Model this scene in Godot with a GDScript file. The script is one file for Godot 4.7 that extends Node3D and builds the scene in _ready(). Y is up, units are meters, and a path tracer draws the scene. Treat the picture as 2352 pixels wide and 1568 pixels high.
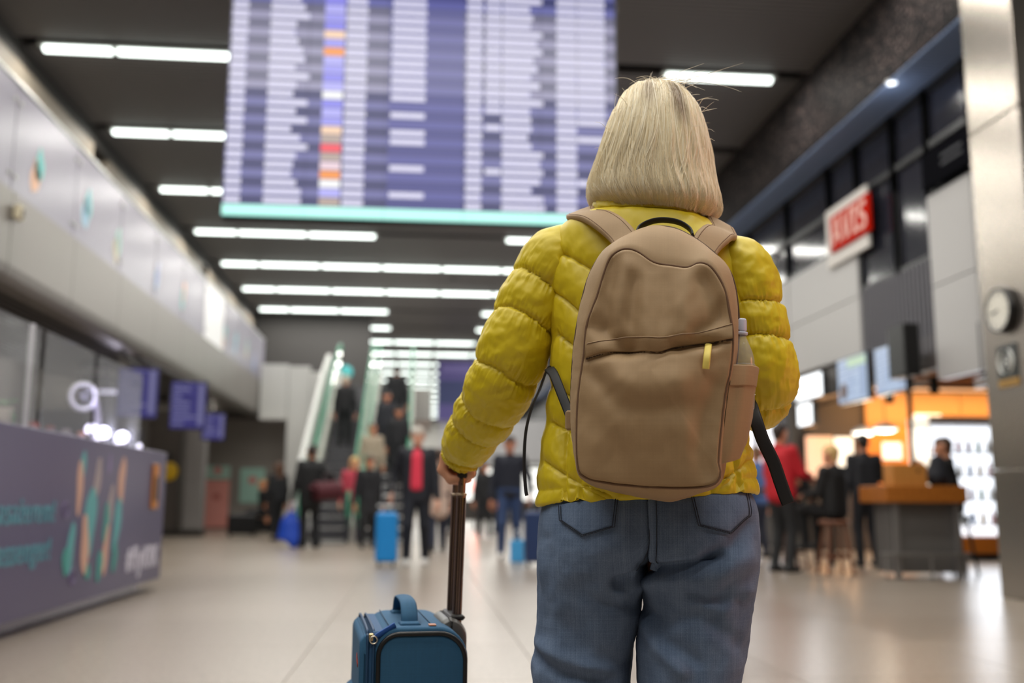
extends Node3D
# An airport hall: a woman in a yellow quilted jacket, seen from behind with backpack and cabin trolley, looks up at the departures board.
# The hall runs along -z, x is to the right, the floor lies at y = 0.

const HALL := 7.57          # underside of the slatted ceiling
var taken := {}
var M := {}                 # materials
var T := {}                 # textures
var rng := RandomNumberGenerator.new()
var wn := FastNoiseLite.new()


const LAMP := 3.05           # strength of the ceiling tubes for each metre of tube
const CASE_AT := Vector3(-0.014, 0, -2.2)
const CASE_TURN := 6.0
const GRIP := Vector3(-0.4224, 0.892, -0.2362)

func _ready() -> void:
	var cam := Camera3D.new()
	cam.name = "camera"
	cam.position = Vector3(0, 0.82, 0)
	cam.rotation_degrees = Vector3(9.14, -5.22, 0.29)
	cam.near = 0.05
	cam.far = 200.0
	var lens := CameraAttributesPhysical.new()
	lens.frustum_focal_length = 35.0
	lens.frustum_focus_distance = 1.74
	lens.exposure_aperture = 2.1
	cam.attributes = lens
	add_child(cam)
	cam.fov = 37.849
	cam.current = true
	var e := Environment.new()
	e.background_mode = Environment.BG_COLOR
	e.background_color = Color(0.02, 0.02, 0.022)
	e.tonemap_mode = Environment.TONE_MAPPER_LINEAR
	e.tonemap_exposure = 1.0
	e.sdfgi_enabled = true
	e.ssao_enabled = true
	e.ssil_enabled = true
	var we := WorldEnvironment.new()
	we.name = "environment"
	we.environment = e
	add_child(we)
	rng.seed = 20
	wn.seed = 9
	wn.noise_type = FastNoiseLite.TYPE_SIMPLEX_SMOOTH
	wn.frequency = 0.05
	wn.fractal_octaves = 2
	make_materials()
	build_shell()
	build_lights()
	build_board()
	build_mezzanine()
	escalator(-1.85, "escalator next to the white side cladding")
	escalator(-0.72, "escalator farther from the white side cladding, crowded with riders")
	build_right_side()
	build_cafe()
	build_counter()
	build_under_gallery()
	build_far_end()
	build_people()
	build_woman()
	build_backpack()
	build_bottle()
	build_trolley()
	build_kiosk()

# ---------------------------------------------------------------- mesh building
class MB:
	var v := PackedVector3Array()
	var n := PackedVector3Array()
	var uv := PackedVector2Array()
	var c := PackedColorArray()
	var ix := PackedInt32Array()

	# a sheet of nu x nv points (index j * nu + i) with smooth normals, turned outwards if asked
	func grid(p: PackedVector3Array, nu: int, nv: int, closed := false, outward := true, flip := false, col: PackedColorArray = PackedColorArray()) -> void:
		var nn := PackedVector3Array()
		nn.resize(p.size())
		var iu := nu if closed else nu - 1
		var vol := 0.0
		var mid := Vector3.ZERO
		for q in p: mid += q
		mid /= p.size()
		for j in nv - 1:
			for i in iu:
				var a := j * nu + i
				var b := j * nu + (i + 1) % nu
				var d := a + nu
				var e := b + nu
				var pa := p[a]
				var f := (p[e] - pa).cross(p[d] - p[b])
				nn[a] += f
				nn[b] += f
				nn[d] += f
				nn[e] += f
				vol += f.dot(pa - mid)
		var s := 1.0
		if (outward and vol < 0.0) != flip: s = -1.0
		var base := v.size()
		for k in p.size():
			v.append(p[k])
			n.append((nn[k] * s).normalized() if nn[k].length_squared() > 1e-24 else Vector3.UP)
			uv.append(Vector2(float(k % nu) / nu, float(k / nu) / nv))
			c.append(col[k] if col.size() else Color.WHITE)
		for j in nv - 1:
			for i in iu:
				var a := base + j * nu + i
				var b := base + j * nu + (i + 1) % nu
				var d := a + nu
				var e := b + nu
				if s > 0:
					ix.append_array([a, e, b, a, d, e])
				else:
					ix.append_array([a, b, e, a, e, d])

	func face(q: Array, nrm: Vector3, uvs: Array = []) -> void:
		var b := v.size()
		for k in q.size():
			v.append(q[k])
			n.append(nrm)
			uv.append(uvs[k] if uvs.size() else Vector2(q[k].x, q[k].y))
			c.append(Color.WHITE)
		for k in range(1, q.size() - 1):
			var g: Vector3 = (q[k] - q[0]).cross(q[k + 1] - q[0])
			if g.dot(nrm) > 0: ix.append_array([b, b + k + 1, b + k])
			else: ix.append_array([b, b + k, b + k + 1])

	func box(at: Vector3, size: Vector3, bev := 0.0, B := Basis.IDENTITY) -> void:
		var h := size / 2
		var w := minf(bev, minf(h.x, minf(h.y, h.z)) * 0.98)
		var start := v.size()
		for ax in 3:
			for s in [-1.0, 1.0]:
				var nr := Vector3.ZERO
				nr[ax] = s
				for k in 4:
					var p := Vector3.ZERO
					p[ax] = s * h[ax]
					var a1 := (ax + 1) % 3
					var a2 := (ax + 2) % 3
					p[a1] = (h[a1] - w) * (1.0 if k == 1 or k == 2 else -1.0)
					p[a2] = (h[a2] - w) * (1.0 if k >= 2 else -1.0)
					v.append(at + B * p)
					n.append(B * nr)
					uv.append(Vector2(1.0 if k == 1 or k == 2 else 0.0, 1.0 if k >= 2 else 0.0))
					c.append(Color.WHITE)
		var at_corner := {}
		for k in 24:
			var q := B.inverse() * (v[start + k] - at)
			var key := Vector3i(int(signf(q.x)), int(signf(q.y)), int(signf(q.z)))
			var l: Array = at_corner.get(key, [])
			l.append(start + k)
			at_corner[key] = l
		for f in 6:
			_q([start + f * 4, start + f * 4 + 1, start + f * 4 + 2, start + f * 4 + 3], at)
		if w <= 0.0: return
		for key in at_corner:
			_q(at_corner[key], at)
		for ax in 3:
			var a1 := (ax + 1) % 3
			var a2 := (ax + 2) % 3
			for s1 in [-1, 1]:
				for s2 in [-1, 1]:
					var lo := Vector3i.ZERO
					var hi := Vector3i.ZERO
					lo[ax] = -1
					hi[ax] = 1
					lo[a1] = s1
					hi[a1] = s1
					lo[a2] = s2
					hi[a2] = s2
					# corner list is in order of the face's axis: 0 x, 1 y, 2 z
					_q([at_corner[lo][a1], at_corner[hi][a1], at_corner[hi][a2], at_corner[lo][a2]], at)

	func _q(k: Array, at: Vector3) -> void:
		var m := Vector3.ZERO
		for x in k: m += v[x]
		m = m / k.size() - at
		for j in range(1, k.size() - 1):
			if (v[k[j]] - v[k[0]]).cross(v[k[j + 1]] - v[k[0]]).dot(m) > 0: ix.append_array([k[0], k[j + 1], k[j]])
			else: ix.append_array([k[0], k[j], k[j + 1]])

	# a swept tube; radii are numbers, or Vector2 for flat sections (x along side, y across)
	func tube(path: Array, rad: Array, seg := 10, caps := true, side := Vector3.ZERO) -> void:
		var p := PackedVector3Array()
		var m := path.size()
		var t0: Vector3 = (path[1] - path[0]).normalized()
		var sd := side if side.length() > 0 else (Vector3.RIGHT if absf(t0.x) < 0.8 else Vector3.UP)
		sd = (sd - t0 * sd.dot(t0)).normalized()
		var rows := 0
		for k in m:
			var t: Vector3 = (path[mini(k + 1, m - 1)] - path[maxi(k - 1, 0)]).normalized()
			if side.length() > 0: sd = side
			sd = (sd - t * sd.dot(t)).normalized()
			var up := t.cross(sd)
			var r = rad[k] if rad.size() > 1 else rad[0]
			var rx: float = r.x if r is Vector2 else r
			var ry: float = r.y if r is Vector2 else r
			var rep := 1
			if caps and (k == 0 or k == m - 1): rep = 2
			for z in rep:
				var f := 1.0
				if rep == 2 and ((k == 0 and z == 0) or (k == m - 1 and z == 1)): f = 0.001
				for i in seg:
					var a := TAU * i / seg
					p.append(path[k] + (sd * cos(a) * rx + up * sin(a) * ry) * f)
				rows += 1
		grid(p, seg, rows, true)

	func lathe(prof: Array, seg := 24, at := Vector3.ZERO, B := Basis.IDENTITY) -> void:
		var p := PackedVector3Array()
		for q in prof:
			for i in seg:
				var a := TAU * i / seg
				p.append(at + B * Vector3(cos(a) * q.x, q.y, sin(a) * q.x))
		grid(p, seg, prof.size(), true)

	# an outline in the x-y plane drawn out from z0 to z1
	func prism(poly: PackedVector2Array, z0: float, z1: float, X := Transform3D.IDENTITY) -> void:
		var tr := Geometry2D.triangulate_polygon(poly)
		for z in [z0, z1]:
			var nr := X.basis * Vector3(0, 0, 1.0 if (z == z1) == (z1 > z0) else -1.0)
			for k in range(0, tr.size(), 3):
				face([X * Vector3(poly[tr[k]].x, poly[tr[k]].y, z), X * Vector3(poly[tr[k + 1]].x, poly[tr[k + 1]].y, z), X * Vector3(poly[tr[k + 2]].x, poly[tr[k + 2]].y, z)], nr)
		var cw := 1.0 if Geometry2D.is_polygon_clockwise(poly) else -1.0
		for k in poly.size():
			var a := poly[k]
			var b := poly[(k + 1) % poly.size()]
			var d := (b - a).normalized()
			face([X * Vector3(a.x, a.y, z0), X * Vector3(b.x, b.y, z0), X * Vector3(b.x, b.y, z1), X * Vector3(a.x, a.y, z1)], X.basis * Vector3(-d.y, d.x, 0) * cw)

	# round-ended bones [a, b, ra, rb] melted into one skin: surface nets on a grid of the given cell
	func flesh(bones: Array, cell: float, k := 0.03) -> void:
		var lo := Vector3.INF
		var hi := -Vector3.INF
		for b in bones:
			var r: float = maxf(b[2], b[3]) + cell * 3
			lo = lo.min(b[0] - Vector3.ONE * r).min(b[1] - Vector3.ONE * r)
			hi = hi.max(b[0] + Vector3.ONE * r).max(b[1] + Vector3.ONE * r)
		var nx := int((hi.x - lo.x) / cell) + 2
		var ny := int((hi.y - lo.y) / cell) + 2
		var nz := int((hi.z - lo.z) / cell) + 2
		var f := PackedFloat32Array()
		f.resize(nx * ny * nz)
		f.fill(1.0)
		for b in bones:
			var A: Vector3 = b[0]
			var ab: Vector3 = b[1] - A
			var l2 := maxf(ab.length_squared(), 1e-9)
			var ra: float = b[2]
			var dr: float = b[3] - ra
			var mg: float = maxf(b[2], b[3]) + cell * 2 + k
			var l: Vector3 = (A.min(b[1]) - Vector3.ONE * mg - lo) / cell
			var h: Vector3 = (A.max(b[1]) + Vector3.ONE * mg - lo) / cell
			for z in range(maxi(0, int(l.z)), mini(nz, int(h.z) + 2)):
				for y in range(maxi(0, int(l.y)), mini(ny, int(h.y) + 2)):
					var row := (z * ny + y) * nx
					for x in range(maxi(0, int(l.x)), mini(nx, int(h.x) + 2)):
						var p := lo + Vector3(x, y, z) * cell - A
						var t := clampf(p.dot(ab) / l2, 0.0, 1.0)
						var d := (p - ab * t).length() - ra - dr * t
						var o := f[row + x]
						var g := maxf(k - absf(o - d), 0.0)
						f[row + x] = minf(o, d) - g * g / (4.0 * k)
		var at := {}
		var sy := nx
		var sz := nx * ny
		var corners := [0, 1, sy, sy + 1, sz, sz + 1, sz + sy, sz + sy + 1]
		var cells := PackedInt32Array()
		var base := v.size()
		var pts := PackedVector3Array()
		var reach := cell * 1.8
		for i in f.size() - sz - sy - 1:
			if absf(f[i]) > reach: continue
			var m := 0
			for q in 8:
				if f[i + corners[q]] < 0.0: m |= 1 << q
			if m == 0 or m == 255: continue
			var s := Vector3.ZERO
			var cnt := 0
			for e in [[0, 1], [2, 3], [4, 5], [6, 7], [0, 2], [1, 3], [4, 6], [5, 7], [0, 4], [1, 5], [2, 6], [3, 7]]:
				var fa := f[i + corners[e[0]]]
				var fb := f[i + corners[e[1]]]
				if (fa < 0.0) == (fb < 0.0): continue
				var t := fa / (fa - fb)
				s += Vector3(e[0] & 1, (e[0] >> 1) & 1, e[0] >> 2).lerp(Vector3(e[1] & 1, (e[1] >> 1) & 1, e[1] >> 2), t)
				cnt += 1
			at[i] = pts.size()
			cells.append(i)
			pts.append(lo + (Vector3(i % nx, (i / nx) % ny, i / sz) + s / cnt) * cell)
		var nn := PackedVector3Array()
		nn.resize(pts.size())
		for i in cells:
			for ax in 3:
				var st: int = [1, sy, sz][ax]
				var u: int = [sy, sz, 1][ax]
				var w: int = [sz, 1, sy][ax]
				var inside := f[i] < 0.0
				if inside == (f[i + st] < 0.0): continue
				if not (at.has(i - u) and at.has(i - w) and at.has(i - u - w)): continue
				var a: int = at[i]
				var b: int = at[i - u]
				var d: int = at[i - u - w]
				var e: int = at[i - w]
				var g := (pts[d] - pts[a]).cross(pts[e] - pts[b])
				if inside:
					ix.append_array([base + a, base + d, base + b, base + a, base + e, base + d])
				else:
					g = -g
					ix.append_array([base + a, base + b, base + d, base + a, base + d, base + e])
				nn[a] += g
				nn[b] += g
				nn[d] += g
				nn[e] += g
		for q in pts.size():
			v.append(pts[q])
			n.append(nn[q].normalized() if nn[q].length_squared() > 1e-24 else Vector3.UP)
			uv.append(Vector2(pts[q].x, pts[q].y))
			c.append(Color.WHITE)

	func done(m: Material = null) -> ArrayMesh:
		var a := []
		a.resize(Mesh.ARRAY_MAX)
		a[Mesh.ARRAY_VERTEX] = v
		a[Mesh.ARRAY_NORMAL] = n
		a[Mesh.ARRAY_TEX_UV] = uv
		a[Mesh.ARRAY_COLOR] = c
		a[Mesh.ARRAY_INDEX] = ix
		var r := ArrayMesh.new()
		r.add_surface_from_arrays(Mesh.PRIMITIVE_TRIANGLES, a)
		if m: r.surface_set_material(0, m)
		return r

# ---------------------------------------------------------------- nodes
func numbered(s: String) -> String:
	var k: int = taken.get(s, 0)
	taken[s] = k + 1
	return s if k == 0 else "%s_%03d" % [s, k]

func thing(called: String, label: String, category: String, at := Vector3.ZERO, turn := 0.0, group := "") -> Node3D:
	var o := Node3D.new()
	o.name = numbered(called)
	add_child(o)
	o.position = at
	o.rotation_degrees.y = turn
	_meta(o, label, category, group)
	return o

func _meta(o: Node, label: String, category: String, group := "") -> void:
	o.set_meta("label", label)
	o.set_meta("category", category)
	if group != "": o.set_meta("group", group)

func part(parent: Node, called: String, mesh: Mesh, m: Material, at := Vector3.ZERO, label := "") -> MeshInstance3D:
	var o := MeshInstance3D.new()
	o.name = called
	o.mesh = mesh
	o.material_override = m
	o.position = at
	o.cast_shadow = GeometryInstance3D.SHADOW_CASTING_SETTING_ON
	parent.add_child(o, true)
	if label != "": o.set_meta("label", label)
	return o

func solo(called: String, mesh: Mesh, m: Material, label: String, category: String, at := Vector3.ZERO, turn := 0.0, group := "") -> MeshInstance3D:
	var o := part(self, numbered(called), mesh, m, at)
	o.rotation_degrees.y = turn
	_meta(o, label, category, group)
	return o

func struct(called: String, mesh: Mesh, m: Material, at := Vector3.ZERO) -> MeshInstance3D:
	var o := part(self, numbered(called), mesh, m, at)
	o.set_meta("kind", "structure")
	return o

func bx(size: Vector3, bev := 0.0, at := Vector3.ZERO) -> ArrayMesh:
	var b := MB.new()
	b.box(at, size, bev)
	return b.done()

func span(lo: Vector3, hi: Vector3, bev := 0.0) -> ArrayMesh:
	return bx(hi - lo, bev, (lo + hi) / 2)

func tb(path: Array, rad: Array, seg := 10, side := Vector3.ZERO) -> ArrayMesh:
	var b := MB.new()
	b.tube(path, rad, seg, true, side)
	return b.done()

func lt(prof: Array, seg := 24, at := Vector3.ZERO, B := Basis.IDENTITY) -> ArrayMesh:
	var b := MB.new()
	b.lathe(prof, seg, at, B)
	return b.done()

# interpolate a table of [key, value, value ...] rows with smooth steps
func tab(rows: Array, key: float, col := 1) -> float:
	if key <= rows[0][0]: return rows[0][col]
	for k in rows.size() - 1:
		if key <= rows[k + 1][0]:
			var t: float = (key - rows[k][0]) / (rows[k + 1][0] - rows[k][0])
			var p0: float = rows[maxi(k - 1, 0)][col]
			var p3: float = rows[mini(k + 2, rows.size() - 1)][col]
			return cubic_interpolate(rows[k][col], rows[k + 1][col], p0, p3, t)
	return rows[-1][col]

# points along a rounded path through the given points
func smooth(pts: Array, per := 6) -> Array:
	var out := []
	for k in pts.size() - 1:
		for j in per:
			out.append(pts[k].cubic_interpolate(pts[k + 1], pts[maxi(k - 1, 0)], pts[mini(k + 2, pts.size() - 1)], float(j) / per))
	out.append(pts[-1])
	return out

func smooth_f(vals: Array, per := 6) -> Array:
	var out := []
	for k in vals.size() - 1:
		for j in per: out.append(lerpf(vals[k], vals[k + 1], smoothstep(0, 1, float(j) / per)))
	out.append(vals[-1])
	return out

# ---------------------------------------------------------------- materials
func mat(key: String, col: Color, rough := 0.6, metal := 0.0) -> StandardMaterial3D:
	if M.has(key): return M[key]
	var m := StandardMaterial3D.new()
	m.resource_name = key
	m.albedo_color = col
	m.roughness = rough
	m.metallic = metal
	M[key] = m
	return m

func hexm(hex: String, rough := 0.6, metal := 0.0) -> StandardMaterial3D:
	return mat("%s_%d_%d" % [hex, int(rough * 100), int(metal * 100)], Color(hex), rough, metal)

func dull(hex: String) -> StandardMaterial3D:
	var m := mat("dull_" + hex, Color(hex), 0.8)
	m.metallic_specular = 0.1
	return m

func glow(hex: String, power: float) -> StandardMaterial3D:
	var key := "glow_%s_%d" % [hex, int(power * 100)]
	if M.has(key): return M[key]
	var m := mat(key, Color(0.8, 0.8, 0.8), 0.5)
	m.emission_enabled = true
	m.emission = Color(hex)
	m.emission_energy_multiplier = power
	return m

func tri(m: StandardMaterial3D, tex: Texture2D, scale: float, world := false) -> StandardMaterial3D:
	m.albedo_texture = tex
	m.uv1_triplanar = true
	m.uv1_world_triplanar = world
	m.uv1_scale = Vector3.ONE * scale
	return m

# speckles of several tones on a ground, tileable
func speckle(size: int, ground: Color, tones: Array, count: int, rmin: float, rmax: float, jit := 0.03) -> ImageTexture:
	var im := Image.create(size, size, false, Image.FORMAT_RGB8)
	for y in size:
		for x in size:
			var d := rng.randf_range(-jit, jit)
			im.set_pixel(x, y, Color(ground.r + d, ground.g + d, ground.b + d))
	for k in count:
		var t: Color = tones[rng.randi() % tones.size()]
		var cx := rng.randi() % size
		var cy := rng.randi() % size
		var r := rng.randf_range(rmin, rmax)
		var e := rng.randf_range(0.6, 1.6)
		for dy in range(-int(r) - 1, int(r) + 2):
			for dx in range(-int(r * e) - 1, int(r * e) + 2):
				if dx * dx / (e * e) + dy * dy <= r * r: im.set_pixel(posmod(cx + dx, size), posmod(cy + dy, size), t)
	return ImageTexture.create_from_image(im)

# woven cloth: crossing threads with slubs
func weave(size: int, a: Color, b: Color, vert: float, horiz: float, grain: float, twill := 0.0) -> ImageTexture:
	var im := Image.create(size, size, false, Image.FORMAT_RGB8)
	var cols := PackedFloat32Array()
	var rows := PackedFloat32Array()
	for k in size:
		cols.append(rng.randf_range(-1, 1) * vert)
		rows.append(rng.randf_range(-1, 1) * horiz)
	var patch := FastNoiseLite.new()
	patch.seed = 5
	patch.frequency = 0.02
	for y in size:
		for x in size:
			var px := TAU * x / size
			var py := TAU * y / size
			var big := patch.get_noise_3d(cos(px) * 40, sin(px) * 40, sin(py) * 40 + cos(py) * 17)
			var t := 0.5 + cols[x] * (0.6 + 0.4 * sin(y * 0.21 + x)) + rows[y] * (0.6 + 0.4 * sin(x * 0.17 + y)) + rng.randf_range(-1, 1) * grain + big * 0.18
			if twill > 0 and (x + y) % 4 < 2: t += twill
			im.set_pixel(x, y, a.lerp(b, clampf(t, 0, 1)))
	return ImageTexture.create_from_image(im)

# ---------------------------------------------------------------- the hall
func tube_light(z: float, spans: Array, label: String) -> void:
	# one row of ceiling light: tubes end to end in a slim white tray, and the light that they give
	var t := thing("ceiling_light", label, "light", Vector3(0, HALL, z), 0.0, "rows of tube lights across the slatted ceiling")
	for s in spans:
		var x: float = s[0]
		part(t, "tray", bx(Vector3(s[1] - s[0] + 0.06, 0.05, 0.22), 0.008), hexm("9c9c98", 0.5), Vector3((s[0] + s[1]) / 2, 0.01, 0))
		while x < s[1] - 0.05:
			var e: float = x
			for j in [-4.72, -2.97, -1.22, 0.53, 2.28, 4.03, 5.6]:
				if j > x + 0.4:
					e = j
					break
			if e <= x: e = s[1]
			e = minf(e, s[1])
			part(t, "tube", tb([Vector3(x + 0.05, -0.045, 0), Vector3(e - 0.05, -0.045, 0)], [Vector2(0.075, 0.05)], 12, Vector3(0, 0, 1)), glow("f4fff8", 4.0))
			x = e
		var l := AreaLight3D.new()
		l.name = "tube_glow"
		l.area_size = Vector2(s[1] - s[0], 0.15)
		l.light_energy = LAMP * (s[1] - s[0])
		l.light_color = Color(1.0, 0.985, 0.955)
		l.area_range = 60.0
		l.shadow_enabled = true
		l.rotation_degrees.x = -90
		l.position = Vector3((s[0] + s[1]) / 2, -0.11, 0)
		t.add_child(l)

func build_shell() -> void:
	# floor: slabs of polished terrazzo with narrow joints
	struct("floor", span(Vector3(-12, -0.2, -84), Vector3(14, -0.006, 9)), hexm("9a9085", 0.5))
	var fl: Node = get_node("floor")
	var slab := bx(Vector3(1.196, 0.012, 1.196), 0.001)
	var far := MB.new()
	var n := 0
	for k in 70:
		for i in 20:
			var at := Vector3(-9.6 + 1.2 * i, -0.006, 1.8 - 1.2 * k)
			if at.x < -9.4 or at.x > 13: continue
			var tone: int = [0, 1, 2, 1, 0, 2, 2, 0, 1][(i * 7 + k * 5 + (i * k) % 4) % 9]
			var seen := at.z < -3 and at.x > at.z * 0.42 - 0.5 and at.x < -at.z * 0.62 + 0.6
			if seen and n < 290:
				part(fl, "floor_slab", slab, M["terrazzo%d" % tone], at)
				n += 1
			else:
				far.box(at, Vector3(1.196, 0.012, 1.196), 0.0)
	part(fl, "floor_slabs_beyond", far.done(), M.terrazzo1).set_meta("kind", "stuff")
	# ceiling: a dark slab with slats hung under it
	struct("ceiling", span(Vector3(-12, HALL + 0.25, -84), Vector3(14, HALL + 0.6, 9)), hexm("2a2828", 0.8))
	var ce: Node = get_node("ceiling")
	var slat := bx(Vector3(12.2, 0.09, 0.075), 0.004)
	var rest := MB.new()
	n = 0
	for k in 800:
		var z := 8.0 - 0.115 * k
		if z < -83: break
		if fmod(absf(z + 14.7 + 3450.0), 3.45) < 0.16 or fmod(absf(z + 14.7 + 3450.0), 3.45) > 3.29: continue
		if z < -9.0 and n < 180:
			part(ce, "ceiling_slat", slat, M.slat, Vector3(-0.0, HALL + 0.065, z))
			n += 1
		else:
			rest.box(Vector3(0, HALL + 0.065, z), Vector3(12.2, 0.09, 0.075), 0.0)
	part(ce, "ceiling_slats_beyond", rest.done(), M.slat).set_meta("kind", "stuff")
	# outer walls
	struct("wall_left", span(Vector3(-12.2, -0.2, -84), Vector3(-9.6, HALL + 0.6, 9)), hexm("77726e", 0.7))
	struct("wall_right", span(Vector3(12.8, -0.2, -84), Vector3(14, HALL + 0.6, 9)), hexm("6a6058", 0.7))
	struct("wall_back", span(Vector3(-12, -0.2, 8.6), Vector3(14, HALL + 0.6, 9.2)), hexm("6f6b66", 0.7))
	struct("wall_front", span(Vector3(-12, -0.2, -84.4), Vector3(14, HALL + 0.6, -83.6)), hexm("c9c8c4", 0.7))
	# smoke detectors and hangers on the ceiling
	for q in [[-3.4, -12.9], [-2.6, -17.6], [3.2, -20.0], [0.9, -29.9]]:
		solo("smoke_detector", lt([Vector2(0.001, 0), Vector2(0.05, 0), Vector2(0.06, 0.02), Vector2(0.055, 0.05), Vector2(0.001, 0.05)], 20), hexm("262424", 0.6), "small black round detector under the dark slatted ceiling", "detector", Vector3(q[0], HALL - 0.03, q[1]), 0, "ceiling detectors")

func build_lights() -> void:
	var full := [[-5.8, 5.55]]
	var split := [[-5.8, -1.22], [2.1, 5.55]]
	var k := 0
	for z in range(5):
		tube_light(2.55 - 3.45 * z, [[-5.8, -1.22], [-1.22, 2.28], [2.28, 5.55]], "row of white ceiling tubes above the floor before the departures board")
	var kinds := [
		[[-5.8, 2.1], [3.75, 5.55]], [[-5.8, 2.2]], [[-5.8, 2.2]], split, full, full, split, split, [[-5.8, 2.4], [3.4, 5.55]], [[-5.8, -4.64], [-2.8, 5.5]]]
	var said := ["two stretches of white tubes just beyond the departures board", "white tube row second beyond the departures board", "white tube row third beyond the departures board", "broken row of white tubes right under the board's teal strip line", "unbroken white tube row nearer the board of the two full ones", "unbroken white tube row farther from the board of the two full ones", "broken white tube row over the escalator's landing edge", "broken white tube row past the escalator landing", "long white tube row before the hanging purple banner", "white tube row with one short lone tube by the mezzanine"]
	for q in kinds:
		tube_light(-14.7 - 3.45 * k, q, said[k])
		k += 1
	while k < 20:
		tube_light(-14.7 - 3.45 * k, [[-2.7, 5.5]], "white tube row far down the hall beyond the purple banner")
		k += 1

func build_board() -> void:
	var t := thing("departures_board", "huge departures board glowing violet with white rows, hung from the ceiling", "board", Vector3(0, 0, -11.0))
	part(t, "casing", span(Vector3(-2.28, 3.95, -0.28), Vector3(2.25, 7.3, -0.03), 0.01), hexm("1b1b22", 0.5))
	for x in [-1.8, 1.8]: part(t, "hanger", span(Vector3(x - 0.04, 7.28, -0.2), Vector3(x + 0.04, 7.75, -0.12), 0.004), hexm("1d1d1f", 0.5))
	# the print on the screens: rows of flights too small to read, with a reflection painted in
	var rows := 30
	var im := Image.create(1500, rows * 32, false, Image.FORMAT_RGB8)
	var cols := [[.004, .043], [.1, .2], [.295, .348], [.412, .5], [.606, .647], [.656, .697], [.70, .81], [.843, .896], [.898, .972]]
	for r in rows:
		var y := r * 32
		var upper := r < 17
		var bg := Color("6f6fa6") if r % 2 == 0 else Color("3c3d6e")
		if upper: bg = Color("9a97b6") if r % 2 == 0 else Color("6a6984")  # greyer band: surroundings reflected in the board, painted into the row colours
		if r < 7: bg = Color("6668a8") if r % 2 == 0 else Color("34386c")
		im.fill_rect(Rect2i(0, y, 1500, 32), bg)
		im.fill_rect(Rect2i(610, y, 290, 32), bg.lerp(Color("4d4f9c"), 0.6))
		im.fill_rect(Rect2i(0, y, 1500, 3), bg.darkened(0.35))
		var st: Color = [Color("8f8cf0"), Color("b9b6ff"), Color("a3a0f6")][r % 3]
		if r in [10, 21]: st = Color("ffd9b8")
		if r in [12, 26]: st = Color("ff9d45")
		if r in [17, 27]: st = Color("ffffff")
		if r in [22, 24, 29]: st = Color("bba79c")
		if r == 23: st = Color("ff5560")
		if r == 25: st = Color("f3d8e2")
		im.fill_rect(Rect2i(356, y + 2, 78, 28), st)
		for q in cols.size():
			var x0 := int(cols[q][0] * 1500)
			var x1 := int(cols[q][1] * 1500)
			if q == 1 or q == 6: x1 = x0 + int((x1 - x0) * rng.randf_range(0.6, 1.05))
			if q == 3 and r > 17 and not (r in [19, 21, 22, 25, 28]): continue
			if q == 5 and r > 17 and not (r in [18, 20, 25]): continue
			if q == 8 and r > 19 and not (r in [21, 26]): continue
			im.fill_rect(Rect2i(x0, y + 6, x1 - x0, 21), Color("b5b3e6"))
			var x := x0
			while x < x1 - 3:
				var w := rng.randi_range(5, 9)
				im.fill_rect(Rect2i(x, y + 7, mini(w, x1 - x), 19), Color("f4f1ff"))
				im.fill_rect(Rect2i(x + 2, y + rng.randi_range(10, 20), maxi(1, w - 4), 3), Color("8d8bc4"))
				x += w + 2
	var m := StandardMaterial3D.new()
	m.albedo_color = Color("1a1a24")
	m.roughness = 0.35
	m.emission_enabled = true
	m.emission = Color.BLACK
	m.emission_operator = BaseMaterial3D.EMISSION_OP_ADD
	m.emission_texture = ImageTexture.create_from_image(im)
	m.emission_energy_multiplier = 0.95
	for k in 5:
		var x0 := -2.26 + 0.897 * k
		var x1 := x0 + 0.893
		var b := MB.new()
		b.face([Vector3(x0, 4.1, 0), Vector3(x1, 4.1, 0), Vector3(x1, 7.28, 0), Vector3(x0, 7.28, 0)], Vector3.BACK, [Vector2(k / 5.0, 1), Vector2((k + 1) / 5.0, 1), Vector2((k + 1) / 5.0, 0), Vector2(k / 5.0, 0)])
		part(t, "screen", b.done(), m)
		part(t, "teal_strip_light", span(Vector3(x0, 3.97, -0.03), Vector3(x1, 4.095, 0.0)), glow("2fd6c8", 0.9))
	var l := AreaLight3D.new()
	l.name = "screen_glow"
	l.area_size = Vector2(4.4, 3.1)
	l.light_energy = 2.4
	l.light_color = Color(0.66, 0.66, 1.0)
	l.area_range = 60.0
	l.shadow_enabled = true
	l.rotation_degrees.y = 180
	l.position = Vector3(0, 5.7, 0.03)
	t.add_child(l)

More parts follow.
